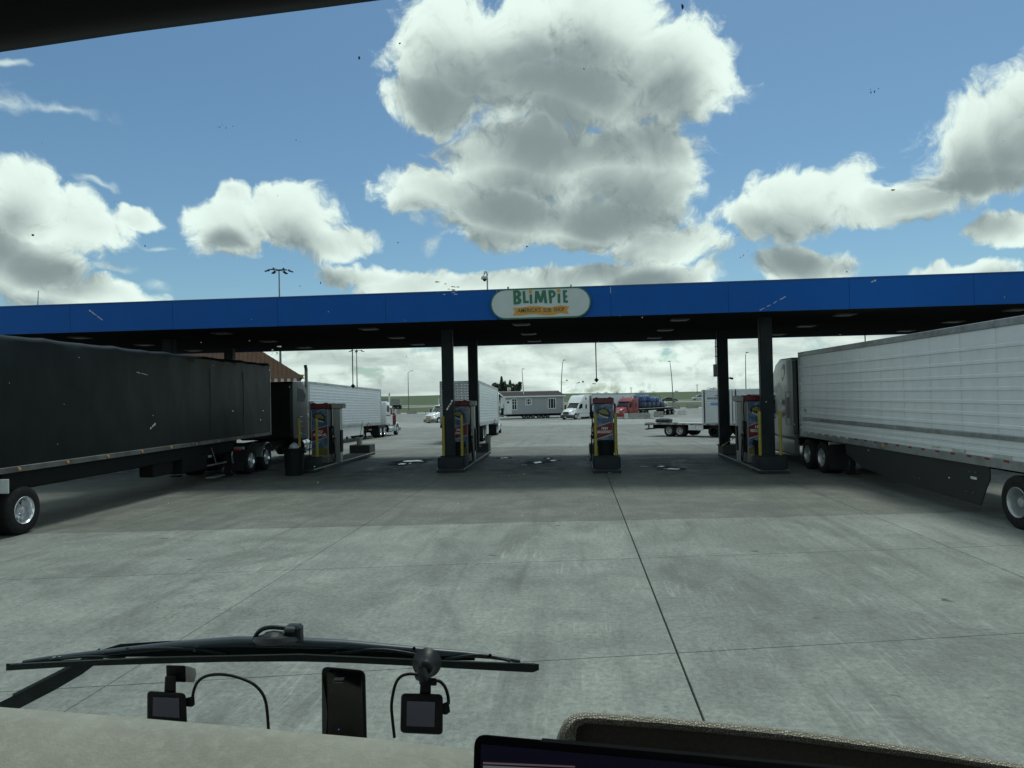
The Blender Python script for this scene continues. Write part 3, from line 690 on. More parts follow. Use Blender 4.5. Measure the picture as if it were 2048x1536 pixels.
# ------------------------------------------------------------------ wheels
def wheel_meshes(kind, rimmat, r=.52, wd=.28):
    key = (kind, rimmat.name, r, wd)
    if key in WD: return WD[key]
    h = wd/2; q = r/.52
    ty = MB().lathe([(.29*q, -h), (.33*q, -h-.006), (.40*q, -h-.012), (.47*q, -h-.002), (.505*q, -h+.02), (.52*q, -h+.05), (.52*q, -.055), (.508*q, -.05), (.508*q, -.04), (.52*q, -.035), (.52*q, .035), (.508*q, .04), (.508*q, .05), (.52*q, .055), (.52*q, h-.05), (.505*q, h-.02), (.47*q, h+.002), (.40*q, h+.012), (.33*q, h+.006), (.29*q, h)], 'y', 44).mesh('wheel', M_rubber, 35)
    b = MB()
    if kind == 'dish':
        b.lathe([(.285*q, h-.02), (.298*q, h+.006), (.292*q, h+.012), (.276*q, h-.004), (.262*q, h-.06), (.25*q, -.02), (.245*q, -.06), (.235*q, -.085), (.205*q, -.092), (.175*q, -.075), (.145*q, -.07), (.115*q, -.065), (.100*q, .0), (.096*q, .05), (.085*q, .075), (.06*q, .085), (0, .088)], 'y', 40)
        hr, hy = .205*q, -.088; lr, ly = .145*q, -.066
    else:
        b.lathe([(.285*q, h-.03), (.298*q, h+.006), (.290*q, h+.012), (.274*q, h-.004), (.262*q, h-.03), (.240*q, h-.005), (.20*q, h+.015), (.165*q, h+.02), (.14*q, h+.02), (.11*q, h+.022), (.095*q, h+.05), (.07*q, h+.07), (0, h+.075)], 'y', 40)
        hr, hy = .215*q, h+.008; lr, ly = .145*q, h+.022
    for k_ in range(10):
        a = 2*math.pi*k_/10
        c = (hr*math.cos(a), hy+.003, hr*math.sin(a)); b.cyl((c[0], hy-.02, c[2]), (c[0], hy+.006, c[2]), .034*q, n=12, mi=1)
        a += .31; c = (lr*math.cos(a), ly, lr*math.sin(a)); b.cyl(c, (c[0], ly+.035, c[2]), .014, n=6)
    rm = b.mesh('rim', [rimmat, M_dark], 35)
    WD[key] = (ty, rm); return WD[key]
def wheel(parent, x, y, r=.52, kind='dish', rimmat=None, side=1, dual=False, wd=.28):
    ty, rm = wheel_meshes(kind, rimmat or M_rimg, r, wd)
    wh = link('wheel', ty, parent, (x, side*y, r)); wh.rotation_euler.z = 0 if side > 0 else math.pi
    link('rim', rm, wh)
    if dual:
        link('inner_tyre', ty, parent, (x, side*(y-wd-.05), r))
    return wh
def axle_pair(parent, xs, yo=1.15, dual=True, **k):
    for x in xs:
        for s_ in (1, -1): wheel(parent, x, yo, side=s_, dual=dual, **k)
        MB().cyl((x, -yo+.1, .5), (x, yo-.1, .5), .075, n=10).build('axle', M_frame, parent)

# ------------------------------------------------------------------ trailers (x forward from the rear end, y to the left)
def ribbed_panel(L_, zs, z0, z1, rub=None, rubm=0, out=.014):
    prof = [(z0, 0)]
    for z, w_ in zs:
        prof += [(z-w_/2, 0), (z-w_/2+.012, out), (z+w_/2-.012, out), (z+w_/2, 0)]
    prof.append((z1, 0))
    b = MB()
    b.loft([[(x, y, z) for z, y in prof] + [(x, -.02, z1), (x, -.02, z0)] for x in (0.0015, L_-.0015)])
    return b
def reefer(name, label, loc, rz, L_=16.15, W=2.6, z0=1.12, z1=4.11, side=1, panels=13, ribs=None, rub=True, rout=.014, mat_=None, doors='plain', reflect=True, axle_at=(1.55, 2.80), rimm=None, skirt=None, pitch=0.0, group=None, tops=None, plain=False):
    t = thing(name, label, 'trailer', loc, rz, group, pitch)
    hw = W/2; S = side
    rl = .20
    MB().box((L_/2, 0, (z0+rl+z1)/2), (L_-.06, W-.10, z1-z0-rl-.03)).build('body', mat_, t)
    me = None
    zlo, zhi = z0+rl, z1-.16
    if ribs is None: ribs = [(zlo+(zhi-zlo)*f, .075) for f in (.06, .115, .245, .335, .44, .55, .66, .765, .875)]
    pl = L_/panels
    me = ribbed_panel(pl, [] if plain else ribs, zlo, zhi, out=rout).mesh('side_panel', mat_)
    sm = .025
    for i in range(panels):
        o = link('side_panel', me, t, ((i*pl, hw-sm, 0) if S > 0 else ((i+1)*pl, -hw+sm, 0)), rot=(0, 0, 0 if S > 0 else math.pi))
    MB().box((L_/2, -S*(hw-.03), (zlo+zhi)/2), (L_, .03, zhi-zlo)).build('far_side', mat_, t)
    for s_ in (1, -1):
        MB().box((L_/2, s_*(hw-.03), z1-.08), (L_, .075, .155), 0, .01).build('top_rail', tops or M_alum, t)
        MB().box((L_/2, s_*(hw-.025), z0+rl/2), (L_, .055, rl-.004), 0, .006).build('bottom_rail', M_alum, t)
    if rub:
        MB().box((L_/2, S*(hw-.005), zlo+(zhi-zlo)*.165), (L_-.5, .05, .115), 0, .02).build('rub_rail', M_alum, t)
    MB().box((L_/2, 0, z1-.012), (L_-.02, W-.1, .02)).build('roof_skin', M_white, t)
    MB().box((L_-.03, S*(hw-.02), (z0+z1)/2), (.07, .07, z1-z0), 0, .012).box((.03, S*(hw-.02), (z0+z1)/2), (.07, .07, z1-z0), 0, .012).build('corner_post', M_alum, t)
    # rear doors
    dm = M_quilt if doors == 'quilt' else mat_
    for s_ in (1, -1):
        MB().box((-.02, s_*(hw/2-.01), (z0+z1)/2+.06), (.05, hw-.13, z1-z0-.34), 0, .01).build('rear_door', dm, t)
        for yy in (.3, .75):
            MB().cyl((-.075, s_*yy, z0+.15), (-.075, s_*yy, z1-.2), .022, n=8).build('lock_rod', M_alum, t)
    MB().box((.0, 0, z1-.1), (.1, W, .2), 0, .01).box((0, hw-.05, (z0+z1)/2), (.1, .1, z1-z0-.4)).box((0, -hw+.05, (z0+z1)/2), (.1, .1, z1-z0-.4)).build('rear_frame', M_alum if doors == 'quilt' else mat_, t)
    MB().box((-.02, 0, z0+.02), (.12, W, .22), 0, .02).box((-.02, 0, .52), (.1, W-.2, .1), 0, .015).box((-.02, .6, .8), (.07, .09, .5)).box((-.02, -.6, .8), (.07, .09, .5)).build('bumper', M_frame, t)
    for s_ in (1, -1):
        for yy in (.55, .7, .85): MB().cyl((-.085, s_*yy, z0+.03), (-.06, s_*yy, z0+.03), .05, n=12).build('tail_light', M_red, t)
    # underside
    for s_ in (1, -1): MB().box((L_/2-.5, s_*.55, z0-.08), (L_-2.2, .1, .16)).build('frame_rail', M_frame, t)
    MB().box((sum(axle_at)/2, 0, .78), (2.9, 1.3, .3)).build('bogie', M_frame, t)
    axle_pair(t, axle_at, rimmat=rimm or M_rimg)
    for s_ in (1, -1):
        MB().box((axle_at[0]-.8, s_*.95, .62), (.02, .62, .72)).build('mud_flap', M_black, t)
        MB().box((L_-3.0, s_*.75, .62), (.14, .14, 1.0), 0, .01).box((L_-3.0, s_*.75, .1), (.3, .3, .04)).build('landing_leg', M_frame, t)
    MB().box((L_+.3, 0, 2.9), (.55, 1.9, 1.6), 0, .1).build('cooling_unit', M_white, t)
    return t
def rivet_mesh(n, z0, z1):
    b = MB()
    for i in range(n): b.box((0, .004, z0+(z1-z0)*i/(n-1)), (.014, .008, .014))
    return b
M_quilt = None
def quilt():
    m = bpy.data.materials.new('quilted_steel'); m.use_nodes = True; t = m.node_tree; b = t.nodes['Principled BSDF']
    b.inputs['Base Color'].default_value = (.36, .38, .40, 1); b.inputs['Metallic'].default_value = .95; b.inputs['Roughness'].default_value = .25
    return m
M_quilt = quilt()
M_tsilver = mat('trailer_silver', (.72, .75, .77), .42, .22, var=.08, scale=1.3, dirt=(.50, .51, .50), dirt_amt=.25, dirt_scale=1.6, bump=.12, bscale=9)
M_twhite = mat('trailer_white', (.62, .66, .70), .35, .15, var=.05, scale=1.5, dirt=(.38, .40, .41), dirt_amt=.25)
# --- silver trailer on the right (its left flank faces the pumps)
dirn = Vector((-.04, 1, 0)).normalized(); RZT = math.atan2(dirn.y, dirn.x)
def along(x0, y0, Y): return x0-.04*(Y-y0)
rearY = 26.28-16.15
zs = [(1.32+2.63*f, .085) for f in (.045, .105, .245, .335, .43, .535, .635, .745, .86)]
ts = reefer('reefer_trailer', 'dented silver ribbed box trailer parked along the right hand pumps with a black side skirt', (along(8.46, 14.4, rearY)+1.3, rearY, 0), RZT, side=1, mat_=M_tsilver, axle_at=(14.62-rearY-1.27, 14.62-rearY), rout=.024, ribs=zs, rimm=M_rimg)
pl = 16.15/13
rv = rivet_mesh(46, 1.36, 3.92).mesh('rivets', M_alum)
for i in range(1, 13): o = link('rivets', rv, ts, (i*pl+.03, 1.277, 0)); o['kind'] = 'stuff'
rw = MB().box((0, 0, 0), (.15, .012, .045)).mesh('reflector', mat('tape_white', (.60, .62, .60), .3)); rr = MB().box((0, 0, 0), (.15, .012, .045)).mesh('reflector', mat('tape_red', (.20, .02, .022), .5))
for i in range(26):
    x = 15.9-i*.62
    link('reflector', rw if i < 7 else rr, ts, (x, 1.306, 1.29))
MB().prism([(4.25+1.15, .9+.22), (4.25+1.15, .86), (5.55, .62), (5.75, .26), (9.2, .34), (11.4, .5), (12.4, .80), (12.5, 1.12)], 'y', 1.215, 1.24).build('side_skirt', mat('skirt_black', (.012, .013, .014), .55, var=.3, scale=2), ts)
for x, z in ((5.9, .95), (6.1, .95), (6.0, .5), (6.25, .5), (8.2, .55), (8.4, .55)): MB().cyl((x, 1.238, z), (x, 1.246, z), .012, n=8).build('bolt', M_alum, ts)
MB().box((5.95, 1.243, .82), (.22, .006, .055)).build('skirt_plate', mat('plate_white', (.5, .5, .5), .4), ts)
MB().cyl((9.9, 1.30, 1.215), (9.9, 1.32, 1.215), .04, n=12).build('marker_light', M_orange, ts)
for dx, z, sx_, sz in ((6.4, 1.38, .5, .09), (7.3, 1.40, .3, .06), (4.9, 1.38, .6, .08)):
    MB().box((dx, 1.292, z), (sx_, .01, sz), 0, .003).build('patch_plate', mat('patch', (.36, .39, .37), .6, var=.3, scale=9), ts)
me = text_mesh('unit_number', '74', .2, M_black, .001, .002)
link('unit_number', me, ts, (15.65, 1.282, 2.02), rot=(R(90), 0, math.pi))

# --- black tarped trailer on the left
M_tarp = mat('tarp_black', (.0026, .0050, .0054), .44, spec=.22, var=.25, scale=.8, bump=.12, bscale=5, dirt=(.008, .013, .013), dirt_amt=.6, dirt_scale=.9)
Lt = 15.4; tr = 28.3-Lt
tt = thing('tarp_trailer', 'flatbed trailer under a black rolling tarp with metal deck rail at the left pumps', 'trailer', (along(-12.0, 14.7, tr)-1.3, tr, 0), RZT)
bows = [Lt-.02-i*2.62 for i in range(7)]
b = MB(); nx = 124
def tz(x):
    d_ = min(abs(x-q) for q in bows); dd = min(1, d_/1.31)
    return 4.31+.022*(1-dd)**2.2-.012*math.sin(math.pi*dd/1.0 if dd < 1 else 0)+.012*mnoise.noise(Vector((x*2.3, 0, 0)))
prof = []
for i in range(nx+1):
    x = .02+(Lt-.04)*i/nx; zt = tz(x); rg_ = []
    for j in range(27):
        if j <= 16:
            f = j/16; z = 1.50+(zt-.13-1.50)*f
            sag = .035*math.sin(math.pi*f)*(.6+.4*math.sin(x*1.7))
            wr = .010*mnoise.noise(Vector((x*1.4, z*1.1, 2)))+.006*mnoise.noise(Vector((x*4+z*2.2, z*2.6-x, 7)))+.004*mnoise.noise(Vector((x*9, z*2, 5)))
            d_ = min(abs(x-q) for q in bows); wr += .008*math.exp(-(d_/.05)**2)*f
            rg_.append((x, -1.30-sag*.5-wr, z))
        else:
            f = (j-16)/10; a = f*math.pi/2
            y = -1.30+.13*(1-math.cos(a)) if f < 1 else -1.17
            rg_.append((x, y+ (.0 if f < 1 else .0), zt-.13+.13*math.sin(a)))
    rg_.append((x, 0, zt+.02)); rg_.append((x, 1.29, zt-.05)); rg_.append((x, 1.30, 1.5))
    prof.append(rg_)
b.loft(prof, 0, True, closed=True).build('tarp', M_tarp, tt, smooth=50)
for q in bows[1:3]: MB().box((q+.012, -1.322, 2.75), (.012, .012, 2.3)).build('seam', mat('tarp_seam', (.012, .015, .015), .5), tt)
MB().box((Lt+.01, -1.285, 2.85), (.05, .06, 2.75), 0, .012).box((Lt+.02, 0, 2.9), (.04, 2.5, 2.7)).build('front_frame', M_alum, tt)
MB().prism([(1.36, -1.31), (1.36, -1.24), (1.5, -1.24), (1.5, -1.315), (1.46, -1.325), (1.40, -1.325)], 'x', 0, Lt) if False else None
MB().box((Lt/2, -1.295, 1.435), (Lt, .07, .125), 0, .012).box((Lt/2, -1.325, 1.385), (Lt-.02, .03, .022)).build('deck_rail', mat('rail_dark', (.15, .16, .155), .5, .6, var=.4, scale=1.1, dirt=(.05, .05, .045), dirt_amt=.6), tt)
MB().box((Lt/2, 1.295, 1.435), (Lt, .07, .125), 0, .012).build('deck_rail', M_alum, tt)
MB().box((Lt/2, 0, 1.45), (Lt-.04, 2.5, .08)).build('deck', M_frame, tt)
for s_ in (1, -1): MB().box((Lt/2-.9, s_*1.02, 1.16), (Lt-4.2, .12, .42)).build('frame_rail', M_frame, tt)
MB().box((5.3, -1.2, 1.2), (8.6, .06, .40)).build('side_beam', M_frame, tt)
oc = MB().cyl((0, 0, 0), (0, -.028, 0), .032, n=12).cyl((0, .004, 0), (0, -.01, 0), .042, n=12, mi=1).mesh('marker_light', [M_orange, M_alum], 40)
for i in range(10): link('marker_light', oc, tt, (1.35+i*1.55, -1.335, 1.435))
for x in (1.54, .18):
    for s_ in (1, -1): wheel(tt, x, 1.16, side=s_, kind='dish', rimmat=M_rim, dual=True)
    MB().cyl((x, -1.0, .5), (x, 1.0, .5), .075, n=10).build('axle', M_frame, tt)
MB().box((.85, 0, .85), (2.2, 1.2, .35)).build('bogie', M_frame, tt)
MB().box((.86, -1.24, 1.12), (.03, .5, .3), 0, .01).build('reflector_plate', mat('plate_pale', (.5, .53, .53), .3), tt)
for s_ in (1, -1):
    MB().box((Lt-3.3, s_*.95, .70), (.15, .15, 1.1), 0, .01).box((Lt-3.3, s_*.95, .08), (.32, .30, .05)).tube([(Lt-3.3, s_*.95, .45), (Lt-4.2, s_*.9, 1.15)], .03, 8).build('landing_leg', M_frame, tt)
    MB().box((Lt-4.6, s_*1.18, .62), (1.5, .05, .05)).tube([(Lt-4.6, s_*1.18, .62), (Lt-4.9, s_*1.15, 1.2)], .02, 6).build('side_guard', M_alum, tt)
MB().box((9.2, -1.0, .78), (1.6, .5, .5), 0, .03).box((7.4, -.95, .82), (1.1, .45, .42), 0, .03).build('tool_box', M_frame, tt)
MB().tube([(Lt-2.9, -1.0, 1.2), (Lt-3.1, -1.05, .8), (Lt-3.0, -1.05, .5)], .035, 8).build('crank_handle', M_alum, tt)
MB().box((Lt-4.4, -1.05, .17), (.9, .3, .04), 0, .01).build('rack_tray', M_alum, tt)

# ------------------------------------------------------------------ tractors (x forward from the front axle, y to the left)
def poly_body(name, poly, w_, m_, parent, bev=.09, seg=3, loc=None, yc=0.0):
    me = MB().prism(poly, 'y', yc-w_/2, yc+w_/2).mesh(name, m_); bevel_mesh(me, bev, seg, 25)
    return link(name, me, parent, loc)
def superbox(x, hw, z0, z1, n=20, p=4.0):
    zc, hz = (z0+z1)/2, (z1-z0)/2; rg_ = []
    for k_ in range(n):
        a = 2*math.pi*k_/n; c, s = math.cos(a), math.sin(a)
        rg_.append((x, hw*math.copysign(abs(c)**(2/p), c), zc+hz*math.copysign(abs(s)**(2/p), s)))
    return rg_
def arch(r0, r1, w_, a0=-5, a1=185, n=14):
    rings = []
    for i in range(n+1):
        a = R(a0+(a1-a0)*i/n); c, s = math.cos(a), math.sin(a)
        rings.append([(r0*c, -w_/2, r0*s), (r1*c, -w_/2+.03, r1*s), (r1*c, w_/2-.03, r1*s), (r0*c, w_/2, r0*s)])
    return MB().loft(rings)
def tractor(name, label, loc, rz, paint, style='aero', roof='high', rear=-4.3, drives=(-5.7, -7.0), bumper=None, grillem=None, rimm=None, stack=None, vis=True, group=None, framem=None, extender=False, stripe=None, pitch=0.0, sleeperw=2.44):
    t = thing(name, label, 'truck', loc, rz, group, pitch)
    framem = framem or M_frame; bumper = bumper or paint; grillem = grillem or M_chrome; rimm = rimm or M_rim
    hw = sleeperw/2
    for s_ in (1, -1): MB().box((drives[-1]/2, s_*.43, .86), (abs(drives[-1])+2.2, .09, .26)).build('frame_rail', framem, t)
    if style == 'aero':
        poly_body('cab', [(-2.3, .98), (-2.3, 2.74), (-1.52, 2.74), (-.78, 1.92), (-.72, 1.0)], 2.36, paint, t, .10)
        b = MB().loft([superbox(-.74, 1.04, .70, 1.94), superbox(-.1, 1.02, .66, 1.80), superbox(.55, .93, .62, 1.62), superbox(.98, .84, .60, 1.46), superbox(1.16, .72, .66, 1.34)])
        b.build('hood', paint, t, smooth=50)
        for s_ in (1, -1):
            me = arch(.60, .71, .46).mesh('fender', paint, 50); f_o = link('fender', me, t, (0, s_*.97, .52))
            MB().loft([[(x, s_*(yy), z) for x, yy, z in q] for q in ([(.62, .74, .62), (.62, 1.16, .62), (.62, 1.17, 1.02), (.62, .74, 1.28)], [(.95, .74, .60), (.95, 1.10, .60), (.95, 1.08, .98), (.95, .74, 1.26)], [(1.14, .70, .62), (1.14, .92, .62), (1.14, .90, .92), (1.14, .70, 1.14)])]).build('fender_front', paint, t, smooth=50)
            MB().loft([[(.80, s_*1.125, .86), (.80, s_*1.135, 1.02), (.80, s_*1.08, 1.05), (.80, s_*1.08, .84)], [(1.155, s_*.80, .82), (1.155, s_*.80, 1.02), (1.12, s_*.78, 1.03), (1.12, s_*.78, .80)]]).build('headlight', M_lamp, t)
        MB().box((-.70, 0, 1.955), (.14, 1.96, .05), 0, .01).build('cowl', M_black, t)
        MB().box((1.19, 0, 1.09), (.05, 1.06, .46), 0, .02).build('grille', grillem, t)
        for k_ in range(6): MB().box((1.222, 0, .90+k_*.075), (.012, .98, .03)).build('grille_bar', M_frame, t)
        o_ = MB().prism([(1.34, -.75), (1.34, .75), (1.18, 1.08), (.60, 1.20), (.60, 1.08), (1.0, .8), (1.0, -.8), (.60, -1.08), (.60, -1.20), (1.18, -1.08)], 'z', .28, .80).build('bumper', bumper, t); bevel_mesh(o_.data, .05, 2)
        MB().box((1.35, 0, .44), (.012, .32, .15)).build('license_plate', M_white, t)
        for s_ in (1, -1): MB().cyl((1.30, s_*.62, .5), (1.335, s_*.62, .5), .06, n=12).build('fog_light', M_lamp, t)
        if rear < -2.6:
            top = {'high': 3.98, 'mid': 3.15, 'tall': 3.45}[roof]
            poly_body('sleeper', [(rear, .98), (rear, top-.06), (rear+.1, top), (-2.9, top), (-2.35, top-.20), (-1.55, 2.95 if roof == 'high' else 2.86), (-1.40, 2.70), (-2.25, 2.70), (-2.25, .98)], sleeperw, paint, t, .13, 3)
        ws = MB().loft([[(-.735, -.98, 1.95), (-.735, .98, 1.95), (-.755, .98, 1.945), (-.755, -.98, 1.945)], [(-1.43, -.88, 2.69), (-1.43, .88, 2.69), (-1.45, .88, 2.68), (-1.45, -.88, 2.68)]])
        ws.build('windshield', M_screen, t)
        MB().box((-1.08, 0, 2.34), (.97, .03, .02), rot=Matrix.Rotation(R(46.5), 3, 'Y')).build('windshield_bar', M_black, t)
        o_ = MB().prism([(-1.30, 2.74), (-1.62, 2.86), (-1.75, 2.78), (-1.60, 2.70)], 'y', -1.02, 1.02).build('visor', paint if roof == 'high' else M_black, t)
        ys = 1.19
        for s_ in (1, -1):
            MB().prism([(-.95, 1.98), (-1.50, 2.58), (-2.12, 2.58), (-2.12, 1.84), (-1.25, 1.84)], 'y', s_*(ys-.01), s_*(ys+.006)).build('side_window', M_glass, t)
            dr = MB().prism([(-.92, 1.05), (-.92, 1.80), (-2.2, 1.80), (-2.2, 1.05)], 'y', s_*(ys-.01), s_*(ys+.010)).build('door', paint, t)
            MB().box((-2.05, s_*(ys+.02), 1.68), (.2, .03, .05)).build('handle', M_black, dr)
            MB().box2((-1.15, s_*1.0, .34), (rear, s_*1.19, .96), 0, .06).build('side_fairing', paint, t)
            MB().box((-.95, s_*1.44, 2.05), (.12, .24, .70), 0, .04).tube([(-.9, s_*1.18, 2.3), (-.93, s_*1.42, 2.25)], .02, 6).tube([(-.9, s_*1.18, 1.85), (-.93, s_*1.42, 1.85)], .02, 6).build('mirror', M_black, t)
            MB().tube([(.62, s_*1.0, 1.45), (.55, s_*1.16, 1.85)], .02, 6).box((.53, s_*1.2, 1.90), (.09, .22, .14), 0, .04).build('hood_mirror', M_black, t)
            if rear < -2.6:
                MB().box2((-3.02, s_*(hw-.02), 1.70), (-3.46, s_*(hw+.008), 2.42), 0, .004).build('sleeper_window', M_glass, t)
                MB().prism([(-2.95, 3.25), (-3.35, 3.25), (-3.38, 3.52), (-3.22, 3.62), (-3.05, 3.50)], 'y', s_*(hw-.02), s_*(hw+.007)).build('roof_window', M_glass, t)
            if extender:
                MB().box2((rear+.02, s_*(hw-.06), 1.15), (rear-.42, s_*(hw-.005), 3.86 if roof == 'high' else 3.0), 0, .02).build('side_extender', M_black if extender == 'black' else paint, t)
    else:
        b = MB().loft([superbox(-1.0, .86, .95, 1.92, p=5), superbox(.4, .78, .92, 1.82, p=5), superbox(1.25, .70, .90, 1.72, p=5)])
        b.build('hood', paint, t, smooth=45)
        o_ = MB().box((1.30, 0, 1.28), (.10, 1.24, 1.02), 0, .04).build('grille', grillem, t)
        for k_ in range(11): MB().box((1.355, -.5+k_*.1, 1.26), (.012, .035, .84)).build('grille_bar', M_frame, t)
        for s_ in (1, -1):
            me = arch(.60, .66, .50, -12, 190).mesh('fender', paint, 50); link('fender', me, t, (0, s_*.98, .52))
            MB().loft([[(x, s_*yy, z) for x, yy, z in q] for q in ([(.55, .72, .80), (.55, 1.22, .80), (.55, 1.22, .98), (.55, .72, 1.2)], [(1.2, .66, .62), (1.2, 1.16, .62), (1.2, 1.12, .80), (1.2, .66, .9)])]).build('fender_front', paint, t, smooth=50)
            MB().lathe([(0, .1), (.11, .1), (.12, .06), (.10, -.12), (0, -.14)], 'x', 16, off=(1.22, s_*.93, 1.02)).build('headlight', M_lamp, t, smooth=50)
            MB().cyl((-.55, s_*1.05, 1.05), (-.55, s_*1.05, 2.0), .19, n=18).lathe([(.19, 2.0), (.20, 2.03), (.12, 2.12), (0, 2.14)], 'z', 18, off=(-.55, s_*1.05, 0)).build('air_cleaner', stripe or M_chrome, t, smooth=40)
            MB().cyl((-1.5, s_*.92, .66), (-3.2, s_*.92, .66), .33, n=24).build('fuel_tank', M_chrome, t, smooth=40)
            for xx in (-1.9, -2.8): MB().cyl((xx-.04, s_*.92, .66), (xx+.04, s_*.92, .66), .34, n=24).build('tank_strap', M_stain, t, smooth=40)
            MB().box((-2.35, s_*1.2, .36), (1.7, .16, .04)).build('step', M_alum, t)
            MB().box((-1.3, s_*1.42, 2.1), (.10, .16, .55), 0, .03).tube([(-1.2, s_*1.05, 2.4), (-1.3, s_*1.42, 2.36)], .02, 6).tube([(-1.2, s_*1.05, 1.85), (-1.3, s_*1.42, 1.85)], .02, 6).build('mirror', M_chrome, t)
        poly_body('cab', [(-2.50, .95), (-2.50, 2.72), (-1.35, 2.70), (-1.22, 2.62), (-.98, 1.85), (-.98, .95)], 2.10, paint, t, .09)
        MB().loft([[(-.965, -.94, 1.90), (-.965, .94, 1.90), (-.985, .94, 1.9), (-.985, -.94, 1.9)], [(-1.185, -.92, 2.58), (-1.185, .92, 2.58), (-1.205, .92, 2.57), (-1.205, -.92, 2.57)]]).build('windshield', M_screen, t)
        MB().prism([(-.92, 2.60), (-1.22, 2.70), (-1.3, 2.66), (-1.2, 2.58)], 'y', -1.0, 1.0).build('visor', paint, t)
        for s_ in (1, -1):
            MB().prism([(-1.22, 1.92), (-1.38, 2.52), (-2.15, 2.52), (-2.15, 1.90)], 'y', s_*1.04, s_*1.056).build('side_window', M_glass, t)
            dr = MB().box2((-1.15, s_*1.04, 1.0), (-2.35, s_*1.06, 1.84)).build('door', paint, t); MB().box((-2.2, s_*1.07, 1.7), (.18, .03, .05)).build('handle', M_chrome, dr)
        if rear < -3:
            top = {'high': 3.62, 'mid': 3.05}[roof]
            poly_body('sleeper', [(rear, 1.0), (rear, top), (-3.25, top), (-2.75, top-.22), (-2.50, top-.62), (-2.50, 1.0)], sleeperw, paint, t, .12, 3)
            for s_ in (1, -1):
                MB().prism([(-3.05, top-.92), (-2.95+.12, top-.62), (-3.2, top-.36), (-3.95, top-.30), (-3.95, top-.92)], 'y', s_*(hw-.01), s_*(hw+.007)).build('sleeper_window', mat('tinted_panel', (.035, .040, .040), .12), t)
                MB().box2((-2.9, s_*(hw-.012), 1.06), (rear+.2, s_*(hw+.010), 1.14), 0, .003).build('trim_strip', M_chrome, t)
                for k_ in range(3): MB().box2((-3.3, s_*(hw-.012), 1.55+k_*.22), (-3.75, s_*(hw+.006), 1.58+k_*.22)).build('sleeper_vent', M_chrome, t)
                if stripe: MB().box2((-2.6, s_*(hw-.012), 1.80), (rear+.02, s_*(hw+.006), 1.90)).build('stripe', stripe, t)
        o_ = MB().box((1.40, 0, .58), (.10, 2.45, .42), 0, .03).build('bumper', bumper, t)
    st_ = stack
    if st_:
        xs_, top_ = st_
        for s_ in (1, -1):
            MB().tube([(xs_, s_*1.08, .95), (xs_, s_*1.08, top_-.35), (xs_, s_*1.08, top_-.15), (xs_-.10 if style != 'aero' else xs_, s_*1.08, top_)], .078, 14).build('exhaust_stack', M_chrome if paint is not M_blackpaint else M_stain, t, smooth=50)
    axle_pair(t, drives, yo=1.12, rimmat=rimm)
    for s_ in (1, -1): wheel(t, 0, 1.08, side=s_, kind='flat', rimmat=rimm)
    MB().cyl((0, -1, .5), (0, 1, .5), .07, n=8).build('axle', M_frame, t)
    MB().box((sum(drives)/2, 0, 1.06), (1.0, 1.0, .12), 0, .03).build('fifth_wheel', M_frame, t)
    for s_ in (1, -1):
        MB().box((drives[-1]-.78, s_*1.0, .60), (.02, .60, .80)).build('mud_flap', M_black, t)
        MB().box((drives[-1]-.75, s_*1.0, 1.03), (.05, .62, .12), 0, .01).build('flap_bracket', M_alum, t)
    return t
# black classic tractor coupled to the tarp trailer
Yf = 30.75+4.62
tb = tractor('semi_tractor', 'black long nose tractor with chrome tank coupled to the black tarp trailer', (along(-12.62, 31, Yf)-1.22, Yf, 0), RZT, M_blackpaint, 'classic', 'high', rear=-4.62, drives=(26.15+1.5-Yf, 26.15-Yf), bumper=M_chrome, stack=(-2.32, 4.42))
for s_ in (1, -1):
    me = arch(.56, .60, .62, 20, 175).mesh('quarter_fender', M_stain, 50); link('quarter_fender', me, tb, (27.65-Yf, s_*1.0, .52))
for i in range(5):
    for s_ in (1, -1): MB().cyl((26.15-Yf-.80, s_*1.18-s_*.10*i, .98), (26.15-Yf-.82, s_*1.18-s_*.10*i, .98), .04, n=10).build('tail_light', M_red, tb)
# silver aero tractor on the right
Yf = 27.15+4.3
t2 = tractor('semi_tractor', 'silver grey high roof tractor coupled to the silver ribbed trailer, nose past the last pump', (along(8.05, 26.2, Yf)+1.24, Yf, 0), RZT, M_silver, 'aero', 'high', rear=-4.3, drives=(25.75-Yf, 24.45-Yf), extender='black', rimm=M_rimg)
o_ = MB().prism([(-3.15, 3.10), (-3.42, 3.35), (-3.50, 3.75), (-3.30, 3.78), (-3.05, 3.55)], 'y', 1.214, 1.226).build('fairing_vent', mat('silver_dark', (.12, .125, .12), .35), t2)
o_ = MB().prism([(-3.45, 1.45), (-3.45, 2.72), (-4.05, 2.72), (-4.05, 1.45)], 'y', 1.214, 1.228, holes=[[(-3.50, 1.50), (-3.50, 2.67), (-4.0, 2.67), (-4.0, 1.50)]]).build('hatch_trim', mat('silver_dark', (.12, .125, .12), .35), t2)

MB().prism([(-3.58, 1.72), (-3.92, 1.72), (-3.92, 2.50), (-3.58, 2.50)], 'y', 1.216, 1.224).build('hatch_pane', mat('dull_glass', (.022, .026, .027), .45, spec=.3), t2)
# ------------------------------------------------------------------ trucks beyond the canopy
def place(px, py, Y): p_ = atY(px, py, Y); return p_.x
